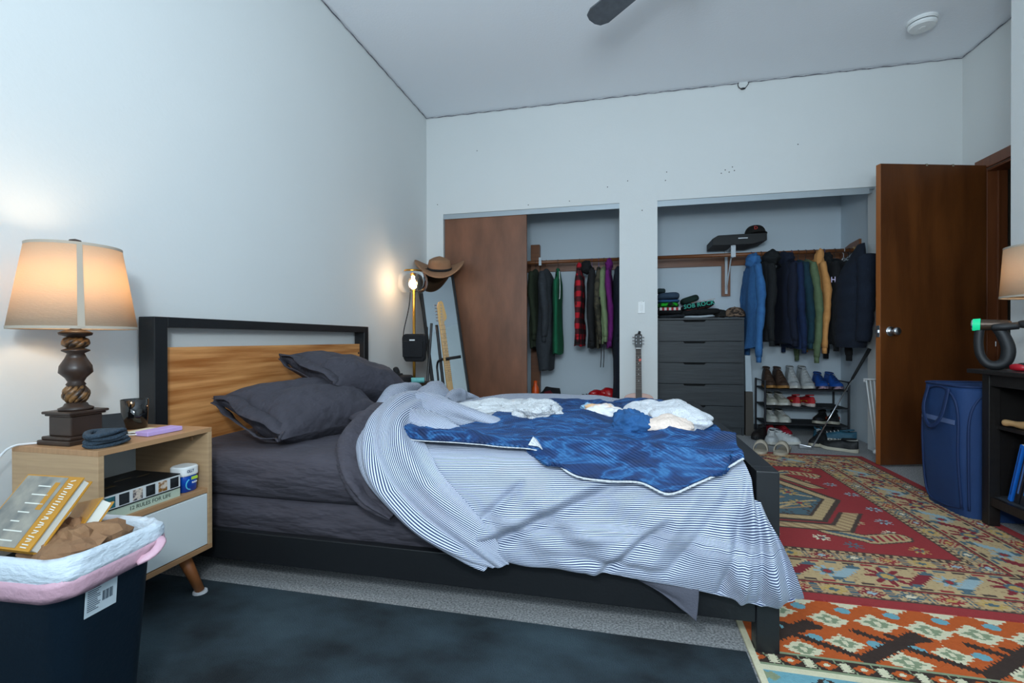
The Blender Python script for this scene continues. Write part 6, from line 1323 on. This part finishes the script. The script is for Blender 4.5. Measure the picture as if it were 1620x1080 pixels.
def redpat(x, y):
    dx = min(x-rx_0, rx_1-x); dy = min(y-ry_0, ry_1-y); d = min(dx, dy); s = y if dx < dy else x; s += .03
    jx, jy = math.floor(x/.007), math.floor(y/.007)
    if d < .045: return RED
    if d < .052: return BRN
    if d < .128: return guard(s, d-.052, .076)
    if d < .140: return RED if d < .134 else BRN
    if d < .325:
        per = .39; p = s/per; f = (p % 1)-.5; u, v = f*per, d-.232
        r = flower(u, v, .075, MAR, GOLD)
        if r is not None: return r
        u2 = (u+.195+per/2) % per-per/2
        for sg, c_ in ((-1, MAR), (1, LBL)):
            if seg(u2, v, -.06+sg*.075, -.05, .03+sg*.075, .05, .016+.006*(jx % 2)): return c_ if abs(v) < .04 else TEAL
        r = flower(u2, v, .05, LBL, RED)
        if r is not None: return r
        if abs(abs(v)-.078) < .007 and (math.floor(s/.02) % 3): return (RED, TEAL, BRN)[math.floor(s/.06) % 3]
        return DTAN if h2(jx, jy) > .93 else TAN
    if d < .337: return BRN if d < .331 else RED
    if d < .412: return guard(s+.05, d-.337, .075)
    if d < .435: return (BRN if math.floor(s/.016) % 2 else TAN) if d < .427 else BRN
    u, v = x-rcx, y-rcy; au, av = abs(u), abs(v)
    hexd = max(av/.36, (au/.40+av/.72))
    if hexd < 1:
        if hexd > .93: return BRN
        if hexd > .80: return TAN if (jx+jy) % 9 else DTAN
        if hexd > .76: return BRN
        if au/.13+av/.10 < 1: return (DTAN if au/.13+av/.10 > .6 else RED)
        if flower(au-.17, av-.09, .055, GOLD, RED) is not None: return flower(au-.17, av-.09, .055, GOLD, RED)
        if seg(au, av, .02, .14, .26, .03, .010) or seg(au, av, .0, .22, .12, .12, .010): return TAN
        if seg(au, av, .05, .20, .20, .14, .008): return DTAN
        return TEAL if h2(jx//2, jy//2) > .1 else BRN
    if hexd < 1.05: return RED
    # arched tan spandrel bands and the jar motifs in the corners
    if hexd < 1.32 and av > .2 and au < .5: 
        if hexd < 1.10 or hexd > 1.27: return BRN
        return (DTAN if (math.floor((u+v)/.03) % 2) else TAN)
    U, V = au-.30, av-.49
    if seg(U, V, -.14, -.02, .0, .05, .045) or seg(U, V, 0, .05, .13, .0, .05):
        if seg(U, V, -.14, -.02, .0, .05, .014) : return TEAL
        if seg(U, V, 0, .05, .13, .0, .030): return RED if math.floor(U/.014) % 2 else TAN
        return TAN if not (seg(U, V, -.14, -.02, 0, .05, .036) is False and seg(U, V, 0, .05, .13, 0, .042) is False) else BRN
    for a, b, c_ in ((.44, .62, GOLD), (.10, .56, CRM), (.46, .30, LBL), (.42, .45, CRM), (.20, .62, TEAL), (.50, .12, LBL), (.33, .33, TAN)):
        r = flower(au-a, av-b, .038, c_, RED)
        if r is not None: return r
    return RED
rug('area_rug', 'red and tan oriental area rug with medallion beyond the foot of the bed', rx_0, rx_1, ry_0, ry_1, .0068, .010, redpat, rugm)
OR, DK, CR, SG, BL, SK, LC = range(7)
kilm = [wool('kilim_orange', '#a84a17', '#b5531c'), wool('kilim_brown', '#2c1d16', '#36261e'), wool('kilim_cream', '#c3bb9c', '#cec7aa'), wool('kilim_sage', '#788264', '#848e70'), wool('kilim_blue', '#5f909b', '#6b9ca6'), wool('kilim_sky', '#86a9b3', '#91b2bb'), wool('kilim_line', '#a9a98a', '#b4b496')]
def kpat(x, y):
    c = .0044; xi = math.floor(x/c); yi = math.floor(y/c)
    if x < .362: return CR
    tooth = (xi % 4 if xi % 4 < 2 else 4-xi % 4)*.004
    if y > 1.462:
        def dia(u, v, s, asp=1.0):
            return (abs(u)/asp+abs(v))/s+((math.floor(v/.010) % 2)*.14)
        # branches
        P = .283
        for k in (-2, -1, 0, 1, 2, 3, 4, 5):
            o = .648+P*k
            if abs(x-o) < .5:
                w_ = .0135+.006*(xi % 3 == 0)
                if seg(x, y, o, 1.478, o+.19, 1.628, w_+.004) or seg(x, y, o+.03, 1.614, o+P, 1.480, w_-.004): return DK
                if seg(x, y, o+.155, 1.585, o+.115, 1.612, .012) or seg(x, y, o+.165, 1.60, o+.215, 1.615, .012): return DK
        for cx, cy, s in ((.626, 1.665, .050), (.762, 1.672, .052), (.893, 1.665, .055), (1.022, 1.672, .055), (1.155, 1.665, .055), (1.285, 1.672, .055), (.498, 1.49, .044), (.624, 1.545, .044), (.754, 1.488, .050), (.889, 1.55, .044), (1.03, 1.49, .050), (1.165, 1.55, .044), (1.30, 1.49, .05), (.49, 1.69, .045), (.405, 1.63, .04)):
            u, v = x-cx, y-cy; d = dia(u, v, s, 1.25)
            if d < .34: return CR if abs(u) < .008 else SG
            if d < .62: return SG
            if d < 1.02: return CR
        for cx, cy in ((.548, 1.556), (.704, 1.557), (.806, 1.557), (.962, 1.56), (1.08, 1.555), (1.235, 1.56), (.475, 1.60), (.56, 1.73), (.69, 1.728), (.826, 1.728), (.955, 1.728), (1.09, 1.728), (1.22, 1.728), (.42, 1.54)):
            u, v = abs(x-cx), abs(y-cy)
            if (u < .022 and v < .008) or (u < .010 and v < .018) or (u < .016 and v < .013): return BL
        if y > 1.742:
            if (abs(((x+.02) % .133)-.066)/.066)*.05+1.735+tooth < y: return CR
        return OR
    if y > 1.455: return SG
    if y > 1.405:
        f = ((x-.05) % .088)/.088-.5; v = (y-1.430)/.022
        if abs(f)*2.6+abs(v) < .35: return CR
        if abs(f)*2.6+abs(v) < .85: return OR
        if abs(abs(f)-.44) < .05+.03*(yi % 2) and abs(v) < .8: return CR
        if abs(abs(f)-.36+.10*v*(1 if f > 0 else -1)) < .025: return SG
        return DK
    if y > 1.398: return SG
    if y > 1.378: return CR
    f = ((x-.10) % .27)-.135; v = y-1.27; st = (math.floor(abs(v)/.009) % 2)*.006; d = abs(f)*.75+abs(v)+st
    if d < .03: return OR
    if d < .05: return DK
    if d < .072: return CR
    if d < .080: return DK
    if d < .096: return BL
    if d < .106: return DK
    if (abs(abs(f)-.125)+abs(abs(v)-.085)) < .02: return SG
    return BL if y > 1.16 else (SK if (yi % 8) else DK)
rug('kilim_rug', 'orange, brown and blue geometric kilim rug at the near foot of the bed', .345, 1.62, .98, 1.790, .0044, .007, kpat, kilm, kilm[CR])
t = thing('shag_rug', 'black-blue plush rug along the near side of the bed', 'rug', (-.65, .75, 0))
nap = mat('black_plush', '#162026', 1.0, nz=((3.2, 5, 5), '#42555f', .16), bump=((300, 300, 300), 1.0))
m = MB(); m.box(-1.69, .338, -.4, 1.442, .0005, .009); m.build('plush_pile', nap, t, bevel=.003)
